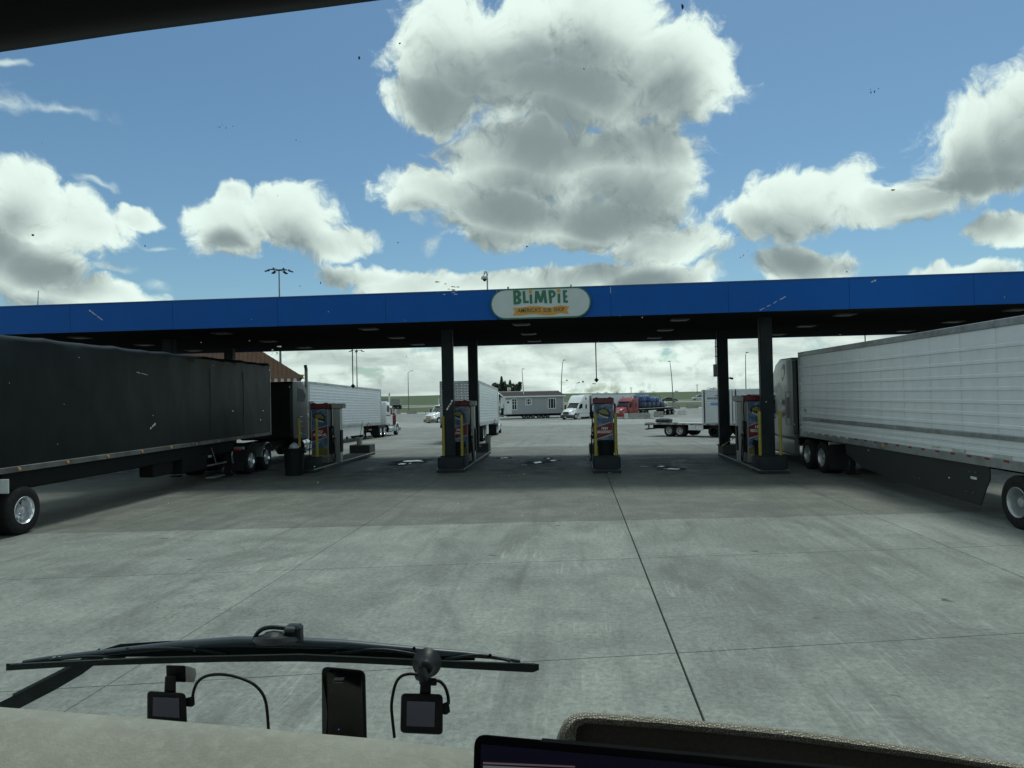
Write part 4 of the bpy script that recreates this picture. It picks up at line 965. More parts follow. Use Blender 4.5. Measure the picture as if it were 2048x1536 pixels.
# white reefer and long nose tractor beyond the left island
d2 = Vector((-.02, 1, 0)).normalized(); RZ2 = math.atan2(d2.y, d2.x)
xp = lambda Y: -16.42-.02*(Y-62)
Yr = 41.6
slope = .022
tw = reefer('reefer_trailer', 'white ribbed box trailer behind the left pumps, coupled to the white tractor with red frame', (xp(Yr)-1.3, Yr, gz(Yr)), RZ2, L_=17.2, side=-1, mat_=M_twhite, panels=1, ribs=[(1.42+.19*i, .06) for i in range(14)], rout=.035, rub=False, pitch=slope, rimm=M_chrome)
MB().box((8.2, -1.22, .82), (7.5, .04, .68)).build('side_skirt', M_white, tw)
M_redframe = mat('frame_red', (.16, .012, .016), .45)
tractor('semi_tractor', 'white long nose tractor with red frame and stripe at the head of the white trailer', (xp(64.4)-1.22, 64.6, gz(64.5)), RZ2, M_truckwhite, 'classic', 'mid', rear=-4.1, drives=(-4.95, -6.2), bumper=M_chrome, stack=(-2.36, 3.9), framem=M_redframe, stripe=M_redframe, pitch=slope, rimm=M_chrome)
# centre reefer seen from behind
xr = atY(879, 800, 46).x; xr2 = atY(959, 800, 46).x
e_ = atY(997, 800, 62.5)
d3 = Vector((e_.x-xr2, 62.5-46, 0)).normalized(); RZ3 = math.atan2(d3.y, d3.x)
tc_ = reefer('reefer_trailer', 'white ribbed box trailer seen from behind with shiny patterned steel doors, between the two columns', ((xr+xr2)/2, 46, gz(46)), RZ3, L_=16.15, side=-1, mat_=M_twhite, panels=1, ribs=[(1.42+.19*i, .06) for i in range(14)], rout=.035, rub=False, doors='quilt', pitch=.024, axle_at=(2.6, 3.85), rimm=M_rimg)
dm = MB()
for iz in range(14):
    for iy in range(6):
        y = -.5+iy*.2; z = 1.50+iz*.178
        dm._add([(-.046, y-.1, z), (-.046, y, z-.089), (-.046, y+.1, z), (-.046, y, z+.089), (-.095, y, z)], [(0,1,4),(1,2,4),(2,3,4),(3,0,4)])
dme = dm.mesh('door_quilting', M_quilt)
for s_ in (1, -1):
    o = link('door_quilting', dme, tc_, (0, s_*.63, 0)); o['kind'] = 'stuff'
MB().box((6.4, -1.2, .78), (1.6, .05, .72)).build('battery_box', M_white, tc_)
pf = Vector((0, 0)); Yt = 46+d3.y*19.6
tractor('semi_tractor', 'white tractor mostly hidden ahead of the trailer with patterned steel doors', ((xr+xr2)/2+d3.x*19.6+.05, Yt, gz(Yt)-.1), RZ3, M_truckwhite, 'aero', 'high', rear=-2.9, drives=(-4.2, -5.4), pitch=.024)

# white high roof tractor and white trailer facing us beyond the middle pump
Yc = 117.5; pc = atY(1142, 838, Yc-1); th = R(32)
d4 = Vector((-math.sin(th), -math.cos(th), 0)); RZ4 = math.atan2(d4.y, d4.x)
tractor('semi_tractor', 'white high roof tractor with dark bumper facing the pumps, in front of the grey home', (pc.x-.2, Yc, gz(Yc)), RZ4, M_truckwhite, 'aero', 'high', rear=-4.4, drives=(-5.8, -7.1), grillem=mat('grille_olive', (.10, .105, .09), .4, .5), bumper=mat('bumper_dark', (.016, .022, .034), .4), rimm=M_rimw, extender='black')
bx = Vector((pc.x-.2, Yc, 0))-d4*(5.0+16.15)
tv = reefer('box_trailer', 'smooth white box trailer with a blue striped emblem behind the white high roof tractor', (bx.x, bx.y, gz(Yc)), RZ4, side=1, mat_=M_twhite, panels=1, rub=False, plain=True)
M_logo = mat('logo_blue', (.03, .12, .36), .5)
lg = MB()
for k_ in range(4): lg.prism([(15.95-k_*.02, 2.95-k_*.22), (15.35, 3.35-k_*.22), (15.35, 3.22-k_*.22), (15.9-k_*.05, 2.86-k_*.22)], 'y', 1.276, 1.284)
lg.build('emblem', M_logo, tv)
link('lettering', text_mesh('lettering', 'C', .85, mat('letter_navy', (.015, .04, .12), .5), .002, .02), tv, (14.8, 1.281, 2.75), rot=(R(90), 0, math.pi))
# red tractor with flatbed and blue load
Yd = 119.5; th = R(33); d5 = Vector((-math.sin(th), -math.cos(th), 0)); RZ5 = math.atan2(d5.y, d5.x)
pd = atY(1238, 836, Yd)
tractor('semi_tractor', 'red tractor with chrome grille and stacks, parked behind the concrete barriers', (pd.x+.2, Yd, gz(Yd)), RZ5, M_redpaint, 'aero', 'tall', rear=-4.2, drives=(-5.6, -6.9), stack=(-2.45, 3.75))
L5 = 14.6; b5 = Vector((pd.x+.2, Yd, 0))-d5*(4.4+L5)
def flatbed(label, loc, rz, L_, zd, axles, wr=.52, tilt=0.0, kingpin=True, wheelm=None):
    t = thing('flatbed_trailer', label, 'trailer', loc, rz, None, tilt)
    MB().box((L_/2, 0, zd-.05), (L_, 2.5, .06)).build('deck', mat('deck_metal', (.34, .35, .34), .45, .5, var=.2, stretch=(1, 6, 1)), t)
    for s_ in (1, -1):
        MB().box((L_/2, s_*1.27, zd-.06), (L_, .05, .13), 0, .008).build('side_rail', M_alum, t)
        MB().box((L_/2, s_*.55, zd-.27), (L_-.6, .12, .36)).build('main_beam', M_frame, t)
    for i in range(int(L_/.62)):
        if 0 < i: MB().box((i*.62, -1.298, zd-.07), (.26, .01, .045)).build('reflector', M_red if i % 2 else M_frame, t); MB().box((i*.62, 1.298, zd-.07), (.26, .01, .045)).build('reflector', M_red if i % 2 else M_frame, t)
    MB().box((.0, 0, zd-.1), (.07, 2.5, .2), 0, .01).box((.0, 0, .5), (.06, 2.3, .09)).box((.0, .7, .72), (.06, .09, .5)).box((.0, -.7, .72), (.06, .09, .5)).build('bumper', M_frame, t)
    axle_pair(t, axles, yo=1.12, r=wr, rimmat=wheelm or M_rimg)
    return t
f5 = flatbed('flatbed trailer behind the red tractor carrying the blue load', (b5.x, b5.y, gz(Yd)), RZ5, L5, 1.5, (1.4, 2.9))
M_btarp = mat('blue_tarp', (.012, .050, .20), .42, var=.5, scale=1.2, bump=.4, bscale=3, dirt=(.20, .28, .38), dirt_amt=.55, dirt_scale=2.2)
M_btarp2 = mat('navy_sheet', (.010, .022, .070), .45, var=.5, scale=2, bump=.4, bscale=4, dirt=(.16, .20, .26), dirt_amt=.5, dirt_scale=3)
def lump(mbx, c, d, seed, mi=0, n=20, m_=12, p=3.2, amp=.10):
    rings = []
    for j in range(m_+1):
        ph = -math.pi/2+math.pi*j/m_; rg_ = []
        for i in range(n):
            a = 2*math.pi*i/n
            def sg(v, e): return math.copysign(abs(v)**(2/e), v)
            q = Vector((sg(math.cos(ph), p)*sg(math.cos(a), p), sg(math.cos(ph), p)*sg(math.sin(a), p), sg(math.sin(ph), p)))
            k_ = 1+amp*mnoise.noise(q*2.2+Vector((seed*7.3, 0, 0)))+amp*.5*mnoise.noise(q*6+Vector((seed*3.1, 4, 0)))
            rg_.append((c[0]+d[0]/2*q.x*k_, c[1]+d[1]/2*q.y*k_, c[2]+max(-1.0, q.z*k_)*d[2]/2))
        rings.append(rg_)
    return mbx.loft(rings, mi)
def onbed(t_loc, rz, x, y, z): return (t_loc[0]+math.cos(rz)*x-math.sin(rz)*y, t_loc[1]+math.sin(rz)*x+math.cos(rz)*y, t_loc[2]+z)
loc5 = (b5.x, b5.y, gz(Yd))
ld = thing('tarped_load', 'lumpy load under bright blue and navy sheets strapped on the flatbed behind the red cab', 'tarped load', onbed(loc5, RZ5, 8.9, 0, 1.48), RZ5)
b = MB(); r_ = random.Random(4)
for i in range(5): lump(b, (3.4-i*1.75, 0, .62), (1.9, 2.4, 1.25), i+20, n=24)
b.build('lower_sheet', M_btarp2, ld, smooth=60)
b = MB()
for i in range(4): lump(b, (3.3-i*1.7, 0, 1.65+.1*(i % 2)-.12*i*(i > 1)), (2.0, 2.35, 1.35-.12*i), i+40, n=24)
b.build('upper_sheet', M_btarp, ld, smooth=60)
for x in (3.9, 2.4, .8, -.9, -2.5): MB().tube([(x, 1.27, .05), (x, 1.24, 1.2), (x+.05, 1.0, 2.2), (x, 0, 2.42), (x, -1.2, 2.1), (x, -1.27, .05)], .03, 6).build('strap', M_black, ld)
b = MB(); lump(b, (0, 0, .52), (1.9, 1.9, 1.05), 77, p=2.4, amp=.05)
o = thing('covered_pallet', 'grey rounded bundle at the rear end of the flatbed behind the blue load', 'pallet load', onbed(loc5, RZ5, 3.6, .2, 1.48), RZ5)
b.build('grey_sheet', mat('grey_sheet', (.28, .31, .31), .5, var=.3, bump=.3, bscale=4), o, smooth=60)
# flatbed with storage containers, right of the middle island
pL = atY(1289.5, 846, 52.6); pR = atY(1450, 850.5, 49.0)
d6 = Vector((pR.x-pL.x, pR.y-pL.y, 0)).normalized(); RZ6 = math.atan2(d6.y, d6.x)
nrm = Vector((d6.y, -d6.x, 0))           # towards us: the trailer's right flank
rc = Vector((pL.x, pL.y, 0))-nrm*1.28
f6 = flatbed('drop deck flatbed trailer carrying white storage containers in the yard behind the last pump', (rc.x, rc.y, gz(51)), RZ6, 14.6, .98, (1.95, 2.78, 3.9, 4.6)[:2], wr=.42, wheelm=M_rimw)
MB().box((4.0, -1.22, .70), (1.1, .08, .42), 0, .01).build('tool_box', M_white, f6)
for x in (4.0,): MB().box((x, -1.265, .72), (.03, .02, .06)).box((x, -1.265, .62), (.03, .02, .05)).build('latch', M_black, f6)
for x in (5.3, 6.1): 
    for s_ in (1, -1): wheel(f6, x, 1.05, side=s_, r=.42, rimmat=M_frame)
loc6 = (rc.x, rc.y, gz(51))
M_cont = mat('container_white', (.62, .65, .66), .45, var=.06, dirt=(.45, .46, .45), dirt_amt=.3); M_pill = mat('decal_sky', (.10, .28, .52), .5); M_navy = mat('decal_navy', (.02, .06, .16), .5)
def container(x, w_, h_, label, logo=True):
    o = thing('storage_container', label, 'storage container', onbed(loc6, RZ6, x, 0, .985), RZ6, 'white storage containers on the flatbed')
    MB().box((0, 0, h_/2+.05), (w_-.06, 2.3, h_-.1)).build('container_body', M_cont, o)
    n = 14; sh = (h_-.36)/n
    for i in range(n): MB().box((0, -1.165, .22+sh*(i+.5)), (w_-.34, .03, sh-.022), 0, .008).build('door_slat', M_cont, o)
    for s_ in (1, -1):
        MB().box((s_*(w_/2-.06), -1.16, h_/2), (.12, .07, h_), 0, .01).build('corner_post', M_cont, o)
        MB().box((s_*(w_/2-.19), -1.20, h_/2), (.055, .02, h_+.02)).build('strap', M_black, o)
    MB().box((0, -1.16, h_-.06), (w_, .08, .14), 0, .01).box((0, -1.15, .10), (w_, .06, .12), 0, .01).box((0, -1.0, .01), (w_-.2, .3, .02)).build('rail', M_cont, o)
    if logo:
        MB().prism([(.22, h_-.66), (.66, h_-.66), (.66, h_-.36), (.22, h_-.36)], 'y', -1.192, -1.182, holes=[[(.25, h_-.63), (.63, h_-.63), (.63, h_-.39), (.25, h_-.39)]]).build('logo_frame', M_navy, o)
        me = text_mesh('lettering', 'PACK-RAT', .17, M_navy, .002, .006, shear=.2); link('lettering', me, o, (-.28, -1.186, h_-.60), rot=(R(90), 0, 0))
        me = text_mesh('lettering', '1-800', .11, M_navy, .002, .003); link('lettering', me, o, (.02, -1.186, h_-.43), rot=(R(90), 0, 0))
        MB().prism([(x_*.42, h_-.98+z_*.085) for x_, z_ in ((-1, -.5), (-.9, -1), (.9, -1), (1, -.5), (1, .5), (.9, 1), (-.9, 1), (-1, .5))], 'y', -1.192, -1.182).build('decal', M_pill, o)
    return o
container(5.55, 2.15, 2.30, 'white storage container with slatted door and blue decal, nearest the rear of the flatbed')
container(7.80, 2.15, 2.30, 'white storage container half hidden behind the rear column next to the last pump')
container(10.1, 2.15, 2.95, 'taller white storage container showing behind the last pump header', False)
b = MB()
for i in range(5): lump(b, ((i-2)*.14, .1*math.sin(i*2), .14+.03*(i % 2)), (.55, .7, .30), i+60, amp=.2)
o = thing('tarp_bundle', 'crumpled dark tarp bundle lying on the rear deck of the flatbed', 'tarp bundle', onbed(loc6, RZ6, 1.15, -.55, .96), RZ6)
b.build('folded_tarp', mat('tarp_navy', (.018, .022, .032), .55, var=.4, bump=.5, bscale=6), o, smooth=60)
MB().tube([(.4, -.2, .03), (.8, -.3, .02), (1.2, -.1, .02)], .02, 6).build('loose_strap', M_black, o)
# white long nose tractor at far left, only its front showing past the centre trailer
Ye = 112; pe = atY(862, 838, Ye); th = R(32); d7 = Vector((-math.sin(th), -math.cos(th), 0)); RZ7 = math.atan2(d7.y, d7.x)
tractor('semi_tractor', 'white tractor with twin stacks and bronze bumper parked beyond the left lane', (pe.x+.4, Ye, gz(Ye)-.15), RZ7, M_truckwhite, 'aero', 'mid', rear=-4.2, drives=(-5.6, -6.9), bumper=mat('bumper_bronze', (.20, .16, .10), .25, .8), stack=(-2.45, 4.0))
# ------------------------------------------------------------------ manufactured home on its transport axles
M_siding = mat('siding_grey', (.33, .345, .36), .6, var=.08, scale=1.5)
M_trim = mat('trim_white', (.68, .70, .70), .5)
M_shingle = mat('shingle_brown', (.034, .022, .022), .85, var=.3, scale=6, bump=.4, bscale=14)
Yh = 124.0
hl = atY(1011, 829, Yh); ang = R(17); hx = Vector((math.cos(ang), math.sin(ang), 0))
zb = hl.z
home = thing('mobile_home', 'grey sided half of a mobile home with white door and windows, standing on transport wheels', 'mobile home', (hl.x, hl.y, zb), ang)
HL, HH, HD = 10.6, 3.0, 4.2
MB().box((HL/2, HD/2, HH/2), (HL, HD, HH)).build('wall', M_siding, home)
sm_ = MB().box((HL/2, -.012, 0), (HL-.02, .024, .17)).mesh('siding_board', M_siding)
for i in range(16): o = link('siding_board', sm_, home, (0, 0, .1+i*.187), rot=(R(4), 0, 0))
MB().box((.03, HD/2, HH/2), (.10, HD+.02, HH)).build('end_wrap', mat('end_wrap_white', (.55, .58, .60), .5, var=.1), home)
MB().box((.02, -.03, HH/2), (.12, .05, HH)).box((HL-.02, -.03, HH/2), (.12, .05, HH)).build('corner_trim', M_trim, home)
rf = MB().prism([(-.42, HH+.02), (-.42, HH+.16), (HD+.1, HH+.95), (HD+.1, HH+.80)], 'x', -.42, HL+.30).build('roof', M_shingle, home)
shm = MB().box((HL/2-.06, 0, 0), (HL+.68, .34, .03)).mesh('shingle', M_shingle)
for i in range(14): link('shingle', shm, rf, (0, -.24+i*.32, HH+.185+i*.32*.175), rot=(R(7), 0, 0))
MB().box((HL/2-.06, -.44, HH+.08), (HL+.74, .05, .22)).box((-.44, HD/2-.15, HH+.5), (.05, HD+.5, .2), rot=Matrix.Rotation(R(9.9), 3, 'X')).build('fascia_board', M_trim, home)
MB().box((HL/2, HD+.12, HH+1.0), (HL+.74, .14, .12)).build('ridge_cap', M_trim, home)
def win(x, z, w_, h_, nm='window', bars=((), ()), hgt=None):
    o = MB().prism([(x-w_/2, z-h_/2), (x+w_/2, z-h_/2), (x+w_/2, z+h_/2), (x-w_/2, z+h_/2)], 'y', -.075, -.01, holes=[[(x-w_/2+.13, z-h_/2+.13), (x+w_/2-.13, z-h_/2+.13), (x+w_/2-.13, z+h_/2-.13), (x-w_/2+.13, z+h_/2-.13)]]).build(nm, M_trim, home)
    MB().box((x, -.03, z), (w_-.24, .02, h_-.24)).build('pane', M_glass, o)
    b = MB()
    for fx in bars[0]: b.box((x+fx*w_, -.05, z), (.07, .03, h_-.25))
    for fz in bars[1]: b.box((x, -.052, z+fz*h_), (w_-.25, .034, .06))
    if b.v: b.build('muntin', M_trim, o)
win(1.62, 1.75, 1.02, 2.05, bars=((0,), (0, .24)))
win(4.20, 2.15, 1.10, 1.15, bars=((-.2, .2), (0,)))
win(8.45, 1.75, 1.50, 1.90, bars=((-.18, .2), ()))
dr = MB().box((.62, -.05, 1.28), (.82, .06, 2.34), 0, .01).build('door', M_trim, home)
MB().box((.50, -.085, 2.12), (.36, .02, .36)).build('door_pane', M_glass, dr); MB().box((.95, -.10, 1.2), (.06, .06, .06)).build('handle', M_chrome, dr)
MB().prism([(.12, 0), (1.12, 0), (1.12, 2.56), (.12, 2.56)], 'y', -.045, -.008, holes=[[(.20, .04), (1.04, .04), (1.04, 2.47), (.20, 2.47)]]).build('door_frame', M_trim, home)
MB().box((1.13, -.1, 2.28), (.14, .12, .22), 0, .02).build('porch_lamp', M_lamp, home)
gd = gz(Yh)-zb
MB().box((HL/2, HD/2, -.12), (HL+.2, HD-.2, .24)).box((HL/2+.3, HD/2, -.34), (HL-.6, .3, .24)).box((-1.2, HD/2, -.25), (2.6, .18, .16), rot=Matrix.Rotation(R(6), 3, 'Y')).build('chassis', M_frame, home)
for x in (3.4, 4.2, 5.0, 6.1, 6.9, 7.7):
    o = link('wheel', wheel_meshes('dish', M_rimg, .37, .24)[0], home, (x, .35, gd+.37)); o.rotation_euler.z = math.pi
    link('rim', wheel_meshes('dish', M_rimg, .37, .24)[1], o)
    MB().cyl((x, .3, gd+.37), (x, HD-.3, gd+.37), .05, n=8).build('axle', M_frame, home)
MB().box((-.06, 1.2, 1.3), (.14, .5, 1.0), 0, .02).build('meter_box', M_grey, home)
MB().cyl((3.7, 1.6, HH+.4), (3.7, 1.6, HH+.95), .08, n=10).build('vent_pipe', M_trim, home)

# ------------------------------------------------------------------ restaurant building with brown hip roof
Yb = 66.0
pe_ = atY(604, 758, Yb); ez = pe_.z+.3; ex = pe_.x
M_wall = mat('wall_cream', (.34, .28, .20), .8, var=.12)
M_broof = mat('roof_brown', (.060, .034, .021), .85, spec=.15, var=.2, scale=2)
bd = thing('restaurant_building', 'low building with brown hip roof and striped eave behind the black tractor', 'building', (ex, Yb, gz(Yb)), math.atan2(-ex, Yb)+.02)
BW, BD = 24.0, 17.0; e = ez-gz(Yb)
MB().box2((-BW+.8, .8, -.3), (-.8, BD-.8, e-.1)).build('wall', M_wall, bd)
hpz, ins = 6.0, BD/2
A = [(-BW, 0, e), (0, 0, e), (0, BD, e), (-BW, BD, e)]; Rg = [(-BW+ins, ins, e+hpz), (-ins, ins, e+hpz)]
MB()._add(A+Rg, [(0,1,5,4), (1,2,5), (2,3,4,5), (3,0,4), (0,3,2,1)]).build('roof', M_broof, bd)
rfo = bd.children[-1] if bd.children else None
br = MB()
for i in range(60):
    x = -.4*i-.2
    top = min(1.0, (-x)/ins) if -x < ins else (1.0 if x > -BW+ins else (BW+x)/ins)
    br.tube([(x, -.01, e+.03), (x, ins*top, e+hpz*top+.03)], .022, 4)
o = br.build('roof_seams', M_broof, bd); o['kind'] = 'stuff'
MB().box((-BW/2, -.03, e-.08), (BW+.1, .1, .26)).box((.03, BD/2, e-.08), (.1, BD, .26)).build('eave_board', mat('eave_brown', (.13, .085, .065), .7), bd)
ta = MB().prism([(-.14, 0), (.14, 0), (.14, -.34), (.07, -.46), (-.07, -.46), (-.14, -.34)], 'y', -.02, .02)
m1 = ta.mesh('awning_tab', mat('awning_cream', (.52, .44, .36), .7)); m2 = ta.mesh('awning_tab', mat('awning_brown', (.16, .08, .06), .7))
for i in range(60): link('awning_tab', m1 if i % 2 else m2, bd, (-.35-i*.29, .02, e-.20))
p = atY(601, 757, Yb+1.5)
o = thing('yellow_sign', 'small yellow sign board peeking over the end of the brown roof', 'sign', (atY(601, 754, Yb+BD+3).x, Yb+BD+3, 0), 0)
q = atY(601, 754, Yb+BD+3); MB().box((0, 0, q.z-.3), (.1, .1, 2*0+1.2)).build('mast', M_pole, o)
MB().prism([(-.45, q.z-.2), (.5, q.z-.25), (.35, q.z+.1), (.55, q.z+.28), (-.55, q.z+.34)], 'y', -.06, .06).build('board', mat('sign_yellow', (.58, .48, .03), .5), o)
MB().box((0, 0, (q.z-.8+gz(Yb+20))/2), (.14, .14, q.z-.8-gz(Yb+20))).build('mast', M_pole, o)

# ------------------------------------------------------------------ light poles
def highmast(px, py_top, Y, heads, label, r=.11, span=1.05):
    t_ = atY(px, py_top, Y); zg_ = gz(Y); h_ = t_.z-zg_
    o = thing('light_pole', label, 'light pole', (t_.x, Y, zg_), 0, 'light poles around the yard')
    MB().cyl((0, 0, 0), (0, 0, h_*.5), r*1.35, r, 12).cyl((0, 0, h_*.5), (0, 0, h_-.05), r*.9, r*.55, 12).box((0, 0, .15), (.6, .6, .3)).build('pole', M_pole, o, smooth=40)
    b = MB(); hd = MB().box((.0, 0, -.16), (.62, .40, .12), 0, .04).box((-.28, 0, -.05), (.08, .08, .18)).mesh('lamp_head', M_black)
    for k_ in range(heads):
        a = 2*math.pi*k_/heads+.35; b.tube([(0, 0, h_-.02), (span*math.cos(a), span*math.sin(a), h_+.02)], .04, 6)
        l_ = link('lamp_head', hd, o, (span*1.05*math.cos(a), span*1.05*math.sin(a), h_+.02)); l_.rotation_euler = (0, R(14), a)
    b.lathe([(.16, h_-.1), (.16, h_+.06), (0, h_+.08)], 'z', 10).build('arm_ring', M_black, o)
highmast(558, 540, 84, 6, 'tall pole with a ring of six lamp heads rising behind the brown roofed building', .13, 1.35)
highmast(713, 701, 118, 4, 'tall pole with four lamp heads just under the canopy edge beside a drop rod', .11, 1.0)
def poleL(px, pyt, Y, lean, arm, label):
    t_ = atY(px, pyt, Y); zg_ = gz(Y); h_ = t_.z-zg_
    o = thing('light_pole', label, 'light pole', (t_.x, Y, zg_), 0, 'light poles around the yard')
    pts = [(0, 0, 0), (0, 0, h_*.35), (lean*.35, 0, h_*.7), (lean, 0, h_)]
    MB().tube(pts, [.12, .105, .085, .06], 8).build('pole', M_pole, o, smooth=50)
    a = MB().tube([(lean, 0, h_-.1), (lean+arm*.5, 0, h_+.25), (lean+arm, 0, h_+.4)], .045, 6); a.build('arm', M_pole, o)
    MB().box((lean+arm*1.25, 0, h_+.40), (.6, .22, .12), 0, .03).build('lamp_head', M_black, o)
poleL(816, 745, 178, 0, .85, 'thin street light with an upswept arm beyond the white trailer and left tractor')
poleL(1046, 741, 172, -.25, .25, 'thin slightly bent light pole rising behind the mobile home trees')
poleL(1121, 724, 150, .45, .3, 'thin bent light pole behind the white high roof tractor')
poleL(1344, 726, 158, -.4, -.15, 'thin light pole in front of the grassy rise by the dark car')
poleL(1490, 709, 138, .1, .25, 'thin light pole between the rear and front columns of the last pump')
def upole(px, pyt, Y, label):
    t_ = atY(px, pyt, Y)
    o = thing('utility_pole', label, 'utility pole', (t_.x, Y, gz(Y)), 0, 'distant utility poles')
    MB().cyl((0, 0, 0), (0, 0, t_.z-gz(Y)), .16, .11, 8).build('pole', mat('pole_wood', (.13, .12, .11), .9), o)
    MB().box((0, 0, t_.z-gz(Y)-.5), (1.6, .1, .1)).build('crossarm', mat('pole_wood', (.13, .12, .11), .9), o)
upole(1262, 774, 330, 'distant utility pole left of the flatbed with the blue load'); upole(1394, 768, 320, 'distant utility pole above the white car on the highway'); upole(1096, 782, 380, 'faint distant utility pole above the mobile home roof'); upole(1500, 776, 380, 'faint distant utility pole between the last columns')

# ------------------------------------------------------------------ cars on the highway
def car(label, loc, rz, paint, suv=False, L_=4.7):
    t = thing('car', label, 'car', loc, rz, 'cars on the highway')
    h_ = 1.66 if suv else 1.42; hl_ = L_/2
    lower = [(-hl_, .34), (-hl_, .80), (-hl_+.06, .94), (-hl_+.9, 1.00), (.55, .98), (hl_-.35, .86), (hl_, .66), (hl_, .34)]
    poly_body('body', lower, 1.78, paint, t, .08, 2)
    if suv: gp = [(-hl_+.10, .98), (-hl_+.30, 1.48), (-hl_+.55, h_), (.15, h_), (.55, h_-.14), (1.15, .98)]
    else: gp = [(-hl_+.55, .98), (-hl_+1.15, h_-.10), (-hl_+1.45, h_), (.05, h_), (.40, h_-.1), (1.25, .96)]
    poly_body('roof', gp, 1.50, paint, t, .07, 2)
    ins = [(x*.93+(-.10 if not suv else -.06), .5*(z-1.0)*1.62+1.03) for x, z in gp]
    for s_ in (1, -1): MB().prism([(x, min(z, h_-.12)) for x, z in ins], 'y', s_*.745, s_*.762).build('side_window', M_glass, t)
    MB().loft([[(1.18, -.64, 1.02), (1.18, .64, 1.02), (1.16, .64, 1.0), (1.16, -.64, 1.0)], [(.44, -.60, h_-.10), (.44, .60, h_-.10), (.42, .60, h_-.12), (.42, -.60, h_-.12)]]).build('windshield', M_glass, t)
    for x in (-1.38, 1.38):
        for s_ in (1, -1): wheel(t, x, .80, r=.33, side=s_, kind='flat', rimmat=M_rim, wd=.2)
    for s_ in (1, -1):
        MB().box((hl_-.06, s_*.62, .70), (.14, .34, .14), 0, .03).build('headlight', M_lamp, t); MB().box((-hl_+.03, s_*.68, .78), (.08, .26, .16), 0, .02).build('tail_light', M_red, t)
        MB().box((.95, s_*.93, 1.02), (.14, .16, .12), 0, .03).build('mirror', paint, t)
    return t
p = atY(1339.5, 803.5, 210); car('dark sedan driving along the highway beyond the flatbed', (p.x, 210.5, gz(210.5)+.045), R(2), mat('car_dark', (.020, .018, .018), .2, coat=.7))
p = atY(1398, 799.5, 233); car('silver white wagon driving on the far highway lane by the containers', (p.x, 232.5, gz(232.5)+.045), R(182), mat('car_silver', (.50, .53, .54), .25, .3, coat=.6), True, 4.6)

# ------------------------------------------------------------------ concrete barriers
M_barr = mat('barrier_concrete', (.26, .265, .245), .85, var=.2, bump=.3, bscale=12, dirt=(.12, .12, .11), dirt_amt=.4); M_barw = mat('barrier_pale', (.45, .47, .45), .8, var=.12)
def barrier(px0, px1, py, Y, m_, label, h_=.86, turn=0):
    a, b_ = atY(px0, py, Y), atY(px1, py, Y); L_ = b_.x-a.x
    o = thing('concrete_barrier', label, 'barrier', ((a.x+b_.x)/2, Y, gz(Y)), turn, 'concrete barriers in the yard')
    prof = [(-.30, 0), (-.30, .08), (-.17, .34), (-.09, h_), (.09, h_), (.17, .34), (.30, .08), (.30, 0)]
    MB().prism(prof, 'x', -L_/2, L_/2).build('barrier_body', m_, o)
    for s_ in (-1, 1): MB().box((s_*L_*.28, 0, .03), (.5, .64, .05)).build('fork_slot', M_dark, o)
barrier(1257, 1300, 840, 114.5, M_barr, 'long grey concrete barrier in front of the red truck', .92); barrier(1249, 1256.4, 840, 114.6, M_barw, 'short pale barrier at the left end of the long grey one', .95); barrier(1300.6, 1307, 840, 114.4, M_barw, 'short pale barrier at the right end of the long grey one', .95)
barrier(1308, 1327, 835, 122.5, M_barr, 'grey tapered barrier standing alone right of the long one', .95)
barrier(1337, 1360, 820, 163, M_barr, 'far barrier on the grass edge behind the flatbed tail'); barrier(1372, 1397, 819, 164, M_barr, 'far barrier on the grass edge left of the containers')
barrier(1356, 1372, 832, 133, M_barw, 'pale low barrier behind the flatbed wheels', .7); barrier(814, 834, 826, 162, M_barr, 'far barrier at the lot edge near the left white tractor'); barrier(788, 801, 826, 163, M_barr, 'far barrier at the lot edge just past the long nose tractor')

# ------------------------------------------------------------------ hopper trailer on the far road
p0 = atY(764, 803, 195); p1 = atY(802, 803, 195)
o = thing('hopper_trailer', 'grey ribbed open top grain trailer parked far away beyond the left tractor', 'trailer', (p0.x, 195, gz(195)), 0)
L_ = p1.x-p0.x; M_rib = mat('hopper_grey', (.28, .29, .29), .5, .3, var=.15)
MB().prism([(0, 1.35), (L_, 1.35), (L_, 3.0), (0, 3.0)], 'y', -1.25, 1.25).prism([(.6, 1.35), (L_*.45, 1.35), (L_*.32, .75), (L_*.2, .75)], 'y', -1.0, 1.0).build('hopper', M_rib, o)
for i in range(17): MB().box((.15+i*(L_-.3)/16, -1.28, 2.17), (.09, .06, 1.6)).build('side_rib', M_rib, o)
for x in (L_-1.8, L_-.6):
    for s_ in (1, -1): wheel(o, x, 1.1, side=s_, rimmat=M_rimg)
MB().box((L_/2, 0, 1.1), (L_, .9, .2)).build('chassis', M_frame, o)
# ------------------------------------------------------------------ water tank
p = atY(1018, 775, 250)
o = thing('water_tank', 'small white tank on legs standing in front of the dark trees', 'water tank', (p.x, 250, gz(250)), 0)
zt = p.z-gz(250)
MB().lathe([(0, zt-.95), (.62, zt-.9), (.70, zt-.05), (.72, zt), (0, zt+.06)], 'z', 20).build('tank', mat('tank_white', (.62, .63, .58), .5), o, smooth=40)
for a in range(4): MB().cyl((.5*math.cos(a*1.57+.6), .5*math.sin(a*1.57+.6), 0), (.5*math.cos(a*1.57+.6), .5*math.sin(a*1.57+.6), zt-.9), .09, n=8).build('leg', M_white, o)

